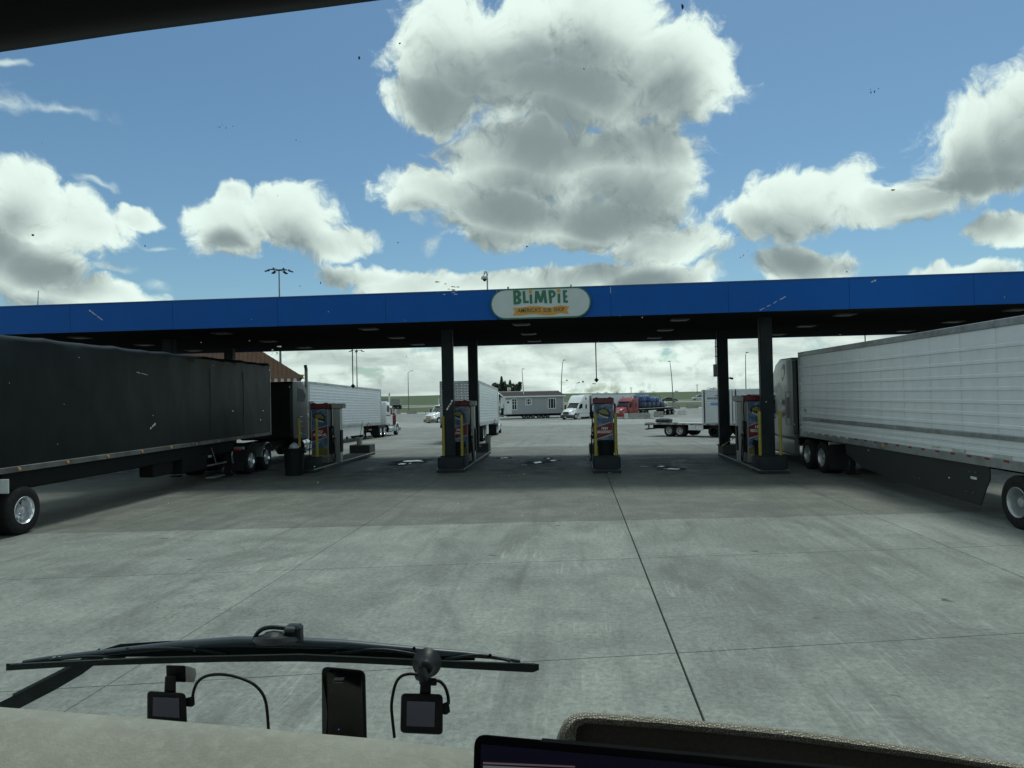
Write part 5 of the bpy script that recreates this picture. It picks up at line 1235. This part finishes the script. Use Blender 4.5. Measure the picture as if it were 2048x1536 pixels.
# ------------------------------------------------------------------ trees
def leafmat(name, c):
    m = bpy.data.materials.new(name); m.use_nodes = True; t = m.node_tree; b = t.nodes['Principled BSDF']
    pos = N(t, 'ShaderNodeNewGeometry').outputs['Position']
    f = ramp(t, noise(t, pos, 1.1, 3, .6), .3, .7, .55, 1.5)
    t.links.new(vmath(t, 'SCALE', c, scale=f), b.inputs['Base Color']); b.inputs['Roughness'].default_value = .75
    return m
M_leafd = leafmat('leaf_dark', (.022, .040, .024)); M_leafm = leafmat('leaf_mid', (.040, .066, .028)); M_bark = mat('bark', (.06, .045, .035), .9)
def tree(px, py_top, Y, wpx, kind, label, group, seed, base=None):
    t_ = atY(px, py_top, Y); zg_ = gz(Y)+.3 if base is None else base; h_ = t_.z-zg_; rx = wpx*Y/F/2
    o = thing('spruce_tree' if kind == 'spruce' else 'tree', label, 'tree', (t_.x, Y, zg_), 0, group)
    r_ = random.Random(seed); b = MB(); tk = MB()
    tk.tube([(0, 0, -.5), (.05, .02, h_*.4), (0, 0, h_*.9)], [.035*h_, .022*h_, .006*h_], 7)
    n = 1500
    cl = []
    if kind != 'spruce':
        for i in range(16):
            a = r_.uniform(0, 6.28); q = r_.random()**.5; zz = r_.uniform(.28, .92); k_ = math.sin(math.pi*min(1, max(.08, (zz-.12)/.92)))**.6
            cl.append((rx*.72*q*k_*math.cos(a), rx*.72*q*k_*math.sin(a), h_*zz, r_.uniform(.16, .30)*rx*1.5))
        for c in cl[:7]: tk.tube([(0, 0, h_*.3), (c[0]*.5, c[1]*.5, h_*.3+(c[2]-h_*.3)*.6), c[:3]], [.012*h_, .008*h_, .003*h_], 5)
    for i in range(n):
        if kind == 'spruce':
            zz = r_.random()**1.35; zl = round(zz*13)/13+r_.uniform(-.022, .022); rr = 1.35*rx*max(.02, 1-zl)**.8*(.55+.45*math.cos((zz*13) % 1))*r_.random()**.4+.08
            a = r_.uniform(0, 6.28); c = Vector((rr*math.cos(a), rr*math.sin(a), h_*(.10+.90*zl)-rr*.35)); s_ = .055*h_*r_.uniform(.5, 1)
        else:
            q = r_.choice(cl); v = Vector((r_.gauss(0, 1), r_.gauss(0, 1), r_.gauss(0, 1))).normalized()*q[3]*r_.random()**.33
            c = Vector((q[0]+v.x, q[1]+v.y, q[2]+v.z*.8)); s_ = .055*h_*r_.uniform(.5, 1.2)
        u = Vector((r_.gauss(0, 1), r_.gauss(0, 1), r_.gauss(0, 1))).normalized(); w_ = u.orthogonal().normalized()
        b._add([c+u*s_, c-u*s_*.5+w_*s_*.8, c-u*s_*.5-w_*s_*.8], [(0, 1, 2)])
    tk.build('trunk', M_bark, o, smooth=60); b.build('crown', M_leafd if kind in ('spruce', 'dark') else M_leafm, o)
G1 = 'trees behind the mobile home'
for i, (px, py, Y, w_, k_, lb) in enumerate([(1003, 754, 262, 13, 'spruce', 'tallest pointed spruce behind the mobile home'), (1010, 763, 266, 10, 'spruce', 'lower pointed spruce just right of the tallest one'), (1020, 761, 264, 15, 'spruce', 'broad spruce behind the small white tank'),
   (992, 764, 258, 26, 'dark', 'rounded dark tree at the left end of the clump'), (1006, 763, 256, 28, 'dark', 'rounded dark tree below the tall spruce'), (1024, 767, 256, 22, 'dark', 'low dark tree behind the white tank'), (1035, 761, 260, 26, 'dark', 'rounded dark tree at the right end of the clump by the bent light pole'), (985, 769, 268, 14, 'dark', 'smallest dark tree at the edge of the centre trailer roof')]):
    tree(px, py, Y, w_, k_, lb, G1, i+3, base=1.0 if False else None)
G2 = 'bushes on the horizon'
for i, (px, py, Y, w_, lb) in enumerate([(1284, 781.5, 420, 22, 'rounded bush on the ridge behind the blue load'), (1306, 783, 440, 16, 'low bush on the ridge right of the blue load'), (1272, 785, 430, 16, 'bush on the ridge just behind the red tractor'), (1353, 781.5, 430, 9, 'small bush on the ridge right of the light pole by the dark car'), (1384, 783.5, 430, 14, 'low bush on the ridge above the white car'), (1424, 776, 360, 26, 'wide dark tree behind the containers beside the rear column'), (1445, 774, 350, 20, 'loose tree against the rear column of the last pump'), (1478, 779, 400, 12, 'small tree behind the containers between the columns'),
   (1196, 785, 420, 18, 'low bush over the white box trailer, left end'), (1212, 784, 425, 16, 'low bush over the white box trailer, middle'), (1232, 784, 420, 16, 'low bush over the white box trailer, near the red cab')]):
    tree(px, py, Y, w_, 'dark' if i in (5, 6, 7) else 'mid', lb, G2, i+30, base=gz(Y)-1.0)
# ------------------------------------------------------------------ our own cab: header, dash, windscreen, wiper
M_head = mat('headliner_black', (.010, .010, .011), .85)
M_dash = mat('dash_suede', (.248, .252, .216), .95, var=.16, scale=7, bump=.30, bscale=260, spec=.2, dirt=(.35, .355, .315), dirt_amt=.45, dirt_scale=60)
M_wip = mat('wiper_black', (.014, .019, .022), .45, spec=.3, var=.25, scale=20, bump=.15, bscale=160)
cab = thing('truck_cab', 'our own truck seen from inside: black header, pale dash, long wiper and windscreen', 'truck cab', (0, 0, 0))
# header over the windscreen
prof = []
for px, py in ((-500, 150), (-200, 108), (0, 79), (220, 46), (440, 17), (620, -6), (740, -22), (960, -52), (1300, -95)):
    e = atd(px, py, .62); dn = (-CU); fw = CF
    prof.append([e+CU*.30-fw*.02, e+CU*.06-fw*.035, e+CU*.012-fw*.025, e-fw*.008, e+fw*.004, e+CU*.006+fw*.03, e+CU*.12+fw*.10, e+CU*.30+fw*.06])
MB().loft(prof).build('header_panel', M_head, cab, smooth=50)
# dash pad: edge falls away toward the glass, top comes back toward the seat
rows = []
for px, py in ((-420, 1366), (-200, 1390), (0, 1411), (250, 1429), (500, 1452), (760, 1475), (945, 1496), (1150, 1520), (1500, 1560)):
    e = atd(px, py, .92)
    wob = .0022*mnoise.noise(Vector((px*.006, 1, 0)))+.0010*mnoise.noise(Vector((px*.02, 5, 0)))
    e = e+CU*wob; r_ = [e-CU*.16+CF*.05, e-CU*.06+CF*.035, e-CU*.02+CF*.018, e-CU*.004+CF*.004]
    for k_ in range(1, 9): r_.append(e-CF*(.028*k_)-CU*(.0015+.0025*k_+.0012*k_*k_)+CU*.0012*mnoise.noise(Vector((px*.01, k_*.9, 3))))
    r_.append(e-CF*.30-CU*.32); rows.append(r_)
MB().loft(rows, 0, True).build('dashboard', M_dash, cab, smooth=80)
# shell round us, out of view
sh = [(-1.25, -1.6), (1.35, .72)]
MB().box((.05, -.55, 3.44), (2.5, 2.2, .06)).build('roof', M_head, cab)
MB().box((.05, -1.65, 2.5), (2.5, .06, 1.9)).build('rear_wall', M_head, cab)
for s_ in (-1, 1): MB().box((.05+s_*1.28, -.55, 2.0), (.05, 2.2, .75)).build('door_panel', M_head, cab)
MB().box((.05, -.45, 1.55), (2.5, 2.4, .06)).build('floor', M_head, cab)
# windscreen: one clear, slightly green pane with insects on it
gm = bpy.data.materials.new('windscreen_clear'); gm.use_nodes = True; t = gm.node_tree; t.nodes.clear()
tb_ = N(t, 'ShaderNodeBsdfTransparent'); tb_.inputs[0].default_value = (.905, .985, .955, 1); oo = N(t, 'ShaderNodeOutputMaterial'); t.links.new(tb_.outputs[0], oo.inputs[0])
G0, G1_ = atd(1024, 60, .80), atd(1024, 1440, 1.16)
gu = Vector((CR.x, CR.y, 0)).normalized(); gv = (G1_-G0).normalized(); gn = gu.cross(gv).normalized()
def onglass(px, py, out=0.0):
    d = ray(px, py); k_ = (G0-CAM).dot(gn)/d.dot(gn); return CAM+d*(k_+out)
cs = [onglass(-420, -150), onglass(2460, -150), onglass(2460, 1720), onglass(-420, 1720)]
ws_ = MB().quad(*cs).build('windshield', gm, cab)
M_b1 = mat('insect_dark', (.020, .018, .016), .8); M_b2 = mat('insect_pale', (.55, .57, .54), .8); t = M_b2.node_tree; tl_ = N(t, 'ShaderNodeBsdfTranslucent'); tl_.inputs[0].default_value = (.62, .64, .62, 1); mx_ = N(t, 'ShaderNodeMixShader'); mx_.inputs[0].default_value = .22; t.links.new(t.nodes['Principled BSDF'].outputs[0], mx_.inputs[1]); t.links.new(tl_.outputs[0], mx_.inputs[2]); t.links.new(mx_.outputs[0], t.nodes['Material Output'].inputs[0]); M_b3 = mat('insect_tan', (.30, .24, .11), .8)
b = MB(); r_ = random.Random(12)
def splat(px, py, w_, h_, mi, n=7, dens=1):
    for q in range(dens):
        cx, cy = px+(r_.gauss(0, w_*.6) if q else 0), py+(r_.gauss(0, h_*.6) if q else 0); ww, hh = (w_, h_) if dens == 1 else (w_*r_.uniform(.15, .42), h_*r_.uniform(.15, .42))
        ps = []
        for k_ in range(n):
            a = 2*math.pi*k_/n; f_ = r_.uniform(.45, 1.1); ps.append((cx+ww*f_*math.cos(a)/2, cy+hh*f_*math.sin(a)/2))
        c = onglass(cx, cy, -.004); ring = [onglass(x, y, -.002) for x, y in ps]
        b._add([c]+ring, [(0, 1+k_, 1+(k_+1) % n) for k_ in range(n)], mi)
def streak(x0, y0, x1, y1, w_, mi, n=9):
    dx, dy = x1-x0, y1-y0; L_ = math.hypot(dx, dy); nx_, ny_ = -dy/L_, dx/L_; f_ = 0.0
    while f_ < 1:
        g_ = min(1, f_+r_.uniform(.12, .38)); up, dn_ = [], []
        for k_ in range(6):
            h_ = f_+(g_-f_)*k_/5; e_ = w_*(.12 if k_ in (0, 5) else r_.uniform(.3, .7)); j_ = r_.uniform(-.25, .25)*w_
            up.append(onglass(x0+dx*h_+nx_*(e_+j_), y0+dy*h_+ny_*(e_+j_), -.002)); dn_.append(onglass(x0+dx*h_+nx_*(j_-e_), y0+dy*h_+ny_*(j_-e_), -.002))
        b._add(up+dn_, [(k_, k_+1, k_+7, k_+6) for k_ in range(5)], mi); f_ = g_+r_.uniform(.0, .10)
for px, py, w_, h_, mi, dn in [(718,115,7,10,0,1),(592,280,8,9,0,2),(440,255,16,8,2,5),(452,256,6,10,2,3),(1742,185,9,16,0,3),(1757,177,3,3,0,1),(1365,12,6,14,0,1),(1473,470,8,11,2,4),(1487,510,9,9,2,4),(66,470,8,7,0,1),(290,492,4,4,0,1),(1168,138,4,4,0,1),(799,87,6,6,0,1),(1262,441,6,6,0,2),(1786,380,10,4,2,1),
    (905,573,26,10,0,6),(912,582,28,6,1,5),(1158,765,24,12,2,5),(545,706,22,12,1,6),(1054,493,4,4,0,1),(641,566,3,6,0,1),(600,572,4,3,0,1),(796,485,3,3,0,1),(1694,543,4,4,0,1),(84,285,4,4,1,1),(547,718,10,8,0,3)]: splat(px, py, w_, h_, mi, 7, dn)
streak(178, 620, 205, 640, 2, 1, 12); streak(1519, 621, 1572, 593, 1.4, 1, 16); streak(1442, 893, 1470, 875, 2, 2, 6); streak(1742, 565, 1752, 560, 3, 1, 4); streak(893, 820, 905, 800, 3, 1, 8); streak(300, 858, 312, 846, 3, 1, 7); streak(272, 744, 296, 750, 1, 1, 5)
for _ in range(50):
    px, py = r_.uniform(10, 2040), r_.uniform(585, 1010); splat(px, py, r_.uniform(1.2, 4), r_.uniform(1.2, 3.2), 1, 5)
for _ in range(14): splat(r_.uniform(0, 2040), r_.uniform(60, 1240), r_.uniform(1.5, 3.5), r_.uniform(1.5, 3.5), 0 if r_.random() < .7 else 2, 5)
o = b.build('bug_specks', [M_b1, M_b2, M_b3], ws_); o['kind'] = 'stuff'
# wiper, just outside the glass
def wp(px, py, out=.03): return onglass(px, py, out)
def band_px(pts, name, m_, parent, out=.03, th=.012):
    rings = []
    for px, yt, yb in pts:
        a, c = wp(px, yt, out), wp(px, yb, out); dn = ((a+c)/2-CAM).normalized(); rings.append([a, a+dn*th, c+dn*th, c])
    return MB().loft(rings).build(name, m_, parent)
wipr = band_px([(12, 1327, 1341), (20, 1327, 1341), (150, 1319, 1333), (300, 1315, 1328), (450, 1310.5, 1324), (600, 1308.5, 1323), (700, 1311.5, 1326), (805, 1317, 1331), (893, 1321.5, 1336), (985, 1324, 1341), (1066, 1327, 1345), (1078, 1328, 1340)], 'wiper', M_wip, cab, .02, .008)
def tpx(pts, r, name, m_=None, out=.03, n=10):
    return (MB().soft if not isinstance(r, list) else MB().tube)([wp(px, py, out) for px, py in pts], r, n).build(name, m_ or M_wip, wipr, smooth=60)
band_px([(20, 1327, 1329), (300, 1313.5, 1316), (600, 1307, 1309.5), (900, 1320.5, 1323), (1070, 1326.5, 1328.5)], 'blade_spine', M_stain, wipr, .016, .004)
tpx([(47, 1324), (97, 1317), (217, 1304), (346, 1291), (470, 1283), (560, 1284), (690, 1289), (825, 1300), (930, 1308), (981, 1313), (1040, 1322)], [.003, .004, .005, .0065, .008, .009, .0075, .006, .005, .004, .003], 'blade_bridge', mat('wiper_painted_sheen', (.040, .052, .066), .38), .035)  # bluish highlight on the bridge is put into its base colour
band_px([(200, 1306, 1314), (240, 1300, 1314), (346, 1291, 1313), (470, 1284, 1311), (560, 1285, 1310), (690, 1290, 1311), (825, 1301, 1318), (900, 1307, 1321), (950, 1312, 1321)], 'bridge_side', M_wip, wipr, .032, .005)
tpx([(210, 1306), (300, 1297), (390, 1299), (450, 1308)], .0026, 'yoke', None, .026); tpx([(660, 1308), (745, 1299), (810, 1305), (880, 1320)], .0026, 'yoke', None, .026); tpx([(100, 1320), (180, 1313), (250, 1316)], .0022, 'yoke', None, .026); tpx([(890, 1318), (960, 1310), (1020, 1322)], .0022, 'yoke', None, .026)
band_px([(-40, 1424, 1452), (25, 1392, 1424), (110, 1350, 1380), (165, 1322, 1348), (205, 1299, 1318), (240, 1288, 1300), (330, 1282, 1295), (420, 1279, 1292), (520, 1277, 1290)], 'wiper_arm', M_wip, wipr, .05, .014)
band_px([(25, 1388, 1393), (110, 1345, 1351), (165, 1316, 1323), (200, 1296, 1301)], 'arm_edge', mat('arm_edge', (.06, .075, .09), .35), wipr, .046, .006)
band_px([(-120, 1470, 1500), (-60, 1432, 1462)], 'arm_pivot', M_wip, wipr, .05, .014)
c = wp(556, 1280, .02)
e_ = MB().lathe([(.0, -.004), (.034, -.004), (.0385, .0), (.036, .006), (.024, .009), (.020, .011), (0, .012)], 'z', 28).mesh('hub_cap', M_wip, 50)
hb_ = link('hub_cap', e_, wipr, c); hb_.rotation_euler = (R(-12), 0, R(3))
b = MB().lathe([(0, 0), (.016, .001), (.018, .004), (.012, .010), (0, .012)], 'z', 20).mesh('hub_boss', M_wip, 50)
o = link('hub_boss', b, wipr, wp(547, 1277, .01)); o.rotation_euler = (R(-12), 0, 0)
tpx([(508, 1291), (510, 1276), (516, 1265), (528, 1257), (545, 1254.5), (565, 1256), (577, 1257.5)], .0034, 'washer_hose', None, .02)
MB().box(wp(588, 1268, .022), (.026, .02, .030), 0, .004).build('nozzle_block', M_wip, wipr); MB().box(wp(580, 1259, .016), (.016, .012, .008), 0, .002).build('hose_fitting', mat('fitting_grey', (.05, .06, .065), .4), wipr)
band_px([(598, 1253, 1283), (606, 1253, 1283)], 'nozzle_fin', M_wip, wipr, .03, .004)
for px, py in ((255, 1298), (389, 1300.5), (675, 1300), (828, 1297), (980, 1311), (108, 1313)): MB().cyl(wp(px, py, .018), wp(px, py, .03), .0028, n=8).build('rivet', M_chrome, wipr)

# ------------------------------------------------------------------ gadgets on the dash and glass
def slab_px(name, corners, k, th, m_, parent, bev=.003, round_=None):
    pts = [atd(px, py, k) for px, py in corners]
    if round_:
        out = []; n = len(pts)
        for i in range(n):
            a, b_, c = pts[i-1], pts[i], pts[(i+1) % n]; r0 = round_[i] if isinstance(round_, (list, tuple)) else round_
            if r0 <= 0: out.append(b_); continue
            u, v = (a-b_).normalized()*r0, (c-b_).normalized()*r0
            for q in range(6):
                f_ = q/5; out.append(b_+u*(1-f_)**2+v*f_**2)
        pts = out
    cc = Vector((0, 0, 0))
    for p_ in pts: cc += p_-CAM
    dn = cc.normalized()
    b = MB(); b.loft([[p_ for p_ in pts], [p_+dn*th for p_ in pts]])
    me = b.mesh(name, m_)
    if bev: bevel_mesh(me, bev, 2)
    return link(name, me, parent)
M_gad = mat('gadget_black', (.006, .007, .008), .45, spec=.25, bump=.05, bscale=300); M_gad2 = mat('gadget_gloss', (.004, .005, .005), .10)
M_scr = mat('screen_grey', (.020, .022, .030), .16, emit=(.10, .11, .16), estr=.10)
kd = .99
def dashcam(label, body, scr, neck, k=kd):
    o = thing('dash_camera', label, 'dash camera', (0, 0, 0), 0, 'dash cameras behind the windscreen')
    slab_px('camera_body', body, k, .022, M_gad, o, .004, .007)
    slab_px('screen', scr, k-.0012, .004, M_scr, o, .0)
    return o
o = dashcam('small dash camera low at the left, cut off by the dash, with a square mount', [(294, 1381), (372, 1386), (377, 1500), (294, 1500)], [(306, 1394), (358, 1396), (359, 1436), (305, 1432)], None)
slab_px('neck', [(330, 1352), (352, 1352), (352, 1392), (328, 1392)], kd+.004, .014, M_gad, o, .002)
slab_px('mount_plate', [(332, 1330), (371, 1331), (372, 1365), (333, 1362)], kd+.02, .012, M_gad, o, .002)
slab_px('adhesive_pad', [(371, 1331), (391, 1337), (393, 1350), (388, 1365), (371, 1364)], kd+.033, .003, mat('pad_clear', (.70, .70, .62), .6), o, .0)
slab_px('plug', [(370, 1396), (389, 1392), (390, 1410), (384, 1414), (370, 1413)], kd+.006, .010, M_gad, o, .002)
MB().soft([atd(px, py, kd+.01) for px, py in ((385, 1400), (387, 1384), (394, 1366), (408, 1354), (430, 1349), (455, 1350), (480, 1356), (505, 1367), (522, 1383), (531, 1402), (535, 1430), (537, 1460))], .0022, 8).build('cable', M_gad, o, smooth=60)
o = dashcam('dash camera hanging from a round suction mount on the windscreen', [(802, 1386), (886, 1388), (886, 1470), (800, 1466)], [(814, 1402), (870, 1404), (869, 1454), (813, 1452)], None)
slab_px('neck', [(841, 1358), (862, 1358), (862, 1392), (839, 1392)], kd+.004, .014, M_gad, o, .002)
slab_px('knob', [(838, 1354), (874, 1356), (874, 1372), (838, 1370)], kd+.006, .012, M_gad, o, .003)
c = atd(854, 1325, kd+.06)
e_ = MB().lathe([(0, 0), (.0205, 0), (.0215, -.003), (.018, -.008), (.014, -.014), (.0115, -.022), (.011, -.032), (.008, -.036), (0, -.037)], 'y', 32).mesh('suction_cup', M_gad, 50)
sc_ = link('suction_cup', e_, o, c); sc_.rotation_euler = (R(-8), 0, R(8))
MB().tube([c+Vector((-.004, -.035, -.006)), atd(846, 1345, kd+.01), atd(850, 1362, kd+.008)], .007, 10).build('ball_arm', M_gad, o, smooth=60)
slab_px('plug', [(883, 1408), (897, 1402), (901, 1424), (893, 1430), (883, 1428)], kd+.006, .010, M_gad, o, .002)
MB().soft([atd(px, py, kd+.012) for px, py in ((897, 1408), (896, 1392), (890, 1374), (880, 1363), (872, 1361))], .0024, 8).build('cable', M_gad, o, smooth=60)
MB().soft([atd(px, py, kd+.014) for px, py in ((836, 1349), (818, 1348), (802, 1353), (792, 1366), (786, 1388), (783, 1412), (785, 1440), (789, 1475))], .0022, 8).build('cable', M_gad, o, smooth=60)
# upright black unit with angled facets
o = thing('radar_detector', 'upright black faceted handheld unit with a small grey logo standing behind the dash', 'dash gadget', (0, 0, 0))
slab_px('case', [(643, 1332), (731, 1340), (735, 1510), (644, 1510)], kd+.01, .018, M_gad, o, .004, .010)
slab_px('face', [(654, 1338), (724, 1345), (729, 1510), (655, 1510)], kd+.007, .006, M_gad2, o, .0015, .006)
slab_px('side_facet', [(644, 1352), (652, 1400), (655, 1430), (649, 1505), (645, 1505)], kd+.006, .004, mat('facet_grey', (.035, .042, .042), .35), o, .0)
lgm = mat('logo_grey', (.16, .18, .18), .4)
for k_, (x0, x1) in enumerate(((669, 674), (676, 678.5), (680, 682.5), (684, 687.5))): slab_px('logo_bar', [(x0+2, 1354.5), (x1+2, 1355), (x1-3, 1361), (x0-3, 1360.5)], kd+.005, .002, lgm, o, 0)
for k_ in range(6): slab_px('logo_stroke', [(666+k_*3.6, 1363.5+(k_ % 2)), (668.5+k_*3.6, 1363+k_*.2), (668+k_*3.6, 1366), (665.5+k_*3.6, 1365.5)], kd+.005, .002, lgm, o, 0)
slab_px('status_light', [(676.5, 1458), (678.5, 1458), (678.5, 1460), (676.5, 1460)], kd+.005, .002, mat('led_blue', (.05, .08, .4), .3, emit=(.15, .2, 1), estr=.5), o, 0)
# tablet and woven basket at the lower right
o = thing('tablet', 'large black tablet with a lit screen strip at the bottom right, tilted', 'tablet', (0, 0, 0))
kt = .62
slab_px('case', [(947, 1466), (1760, 1541), (1775, 1800), (940, 1725)], kt, .010, mat('tablet_black', (.006, .006, .008), .30), o, .003, [.012, .012, .006, .006])
M_ts = mat('tablet_screen', (.006, .006, .012), .12, emit=(.05, .055, .12), estr=.05)
slab_px('screen', [(962, 1488), (1745, 1560), (1755, 1780), (955, 1708)], kt-.0012, .003, M_ts, o, 0)
slab_px('screen_bar', [(966, 1524), (1150, 1532), (1150, 1535), (966, 1528)], kt-.002, .0012, mat('screen_text', (.1, .1, .1), .3, emit=(.55, .38, .42), estr=.12), o, 0)
slab_px('screen_bar', [(966, 1531), (1200, 1541), (1200, 1560), (966, 1552)], kt-.002, .0012, mat('screen_pale', (.1, .1, .1), .3, emit=(.5, .55, .6), estr=.14), o, 0)
slab_px('lit_edge_strip', [(1085, 1476), (1740, 1537), (1740, 1543), (1080, 1483)], kt-.001, .006, mat('edge_lit_tone', (.075, .085, .085), .4), o, 0)  # light on the tablet's top edge, painted as a grey strip
def weave():
    m = bpy.data.materials.new('woven_cord'); m.use_nodes = True; t = m.node_tree; b = t.nodes['Principled BSDF']
    v = N(t, 'ShaderNodeTexCoord').outputs['Object']
    vo = N(t, 'ShaderNodeTexVoronoi'); setin(t, vo, 'Vector', vmath(t, 'MULTIPLY', v, (1, 1, 1.3))); setin(t, vo, 'Scale', 330.0); setin(t, vo, 'Randomness', .55)
    f = ramp(t, vo.outputs['Distance'], .15, .62)
    f2 = ramp(t, noise(t, v, 60, 3, .6), .35, .65)
    t.links.new(mixc(t, f, mixc(t, f2, (.62, .60, .50, 1), (.42, .40, .32, 1)), (.16, .15, .115, 1)), b.inputs['Base Color']); b.inputs['Roughness'].default_value = .95
    bn = N(t, 'ShaderNodeBump'); bn.inputs['Distance'].default_value = .002; t.links.new(math_(t, 'SUBTRACT', 1.0, f), bn.inputs['Height']); t.links.new(bn.outputs[0], b.inputs['Normal'])
    return m
M_weave = weave()
o = thing('woven_basket', 'woven grey brown cord basket with a rounded corner and dark inside, behind the tablet', 'basket', (0, 0, 0))
kb = .80
outer = [(1096, 1540), (1106, 1500), (1116, 1466), (1128, 1441), (1146, 1428), (1172, 1424), (1230, 1428), (1330, 1435), (1440, 1445), (1580, 1459), (1720, 1478), (1880, 1502), (2060, 1530), (2250, 1562)]
rings = []
for i, (px, py) in enumerate(outer):
    a = Vector(outer[max(i-1, 0)]); c = Vector(outer[min(i+1, len(outer)-1)]); tg = (c-a).normalized(); nn = Vector((-tg.y, tg.x)); w_ = 24 if i < 5 else (23 if i < 11 else 20)
    if i < 5: w_ = 50-6*i if i < 4 else 28
    rg_ = []
    for (u, d_) in ((0, .004), (.12, -.006), (.5, -.011), (.88, -.008), (1.0, .0), (1.0, .03), (.5, .05), (0, .04)):
        q = Vector((px, py))+nn*(w_*u); rg_.append(atd(q.x, q.y, kb+d_))
    rings.append(rg_)
MB().loft(rings).build('rim', M_weave, o, smooth=60)
inn = []
for px, py in ((1136, 1520), (1146, 1470), (1158, 1448), (1180, 1440), (1330, 1452), (1440, 1461), (1580, 1475), (1720, 1494), (1880, 1517), (2060, 1545), (2250, 1580)):
    a = atd(px, py, kb+.006); a2 = atd(px, py-3, kb+.035); inn.append([a, a-CU*.12, a2-CU*.13, a2])
rb = MB().loft(inn).build('inner_wall', mat('basket_inside', (.055, .050, .037), .95, var=.3, scale=260), o)
MB().loft([[atd(1104, 1500, kb+.02), atd(1112, 1520, kb+.02), atd(1112, 1520, kb+.10), atd(1104, 1500, kb+.10)], [atd(1104, 1640, kb+.02), atd(1112, 1650, kb+.02), atd(1112, 1650, kb+.10), atd(1104, 1640, kb+.10)]]).build('side_wall', M_weave, o)
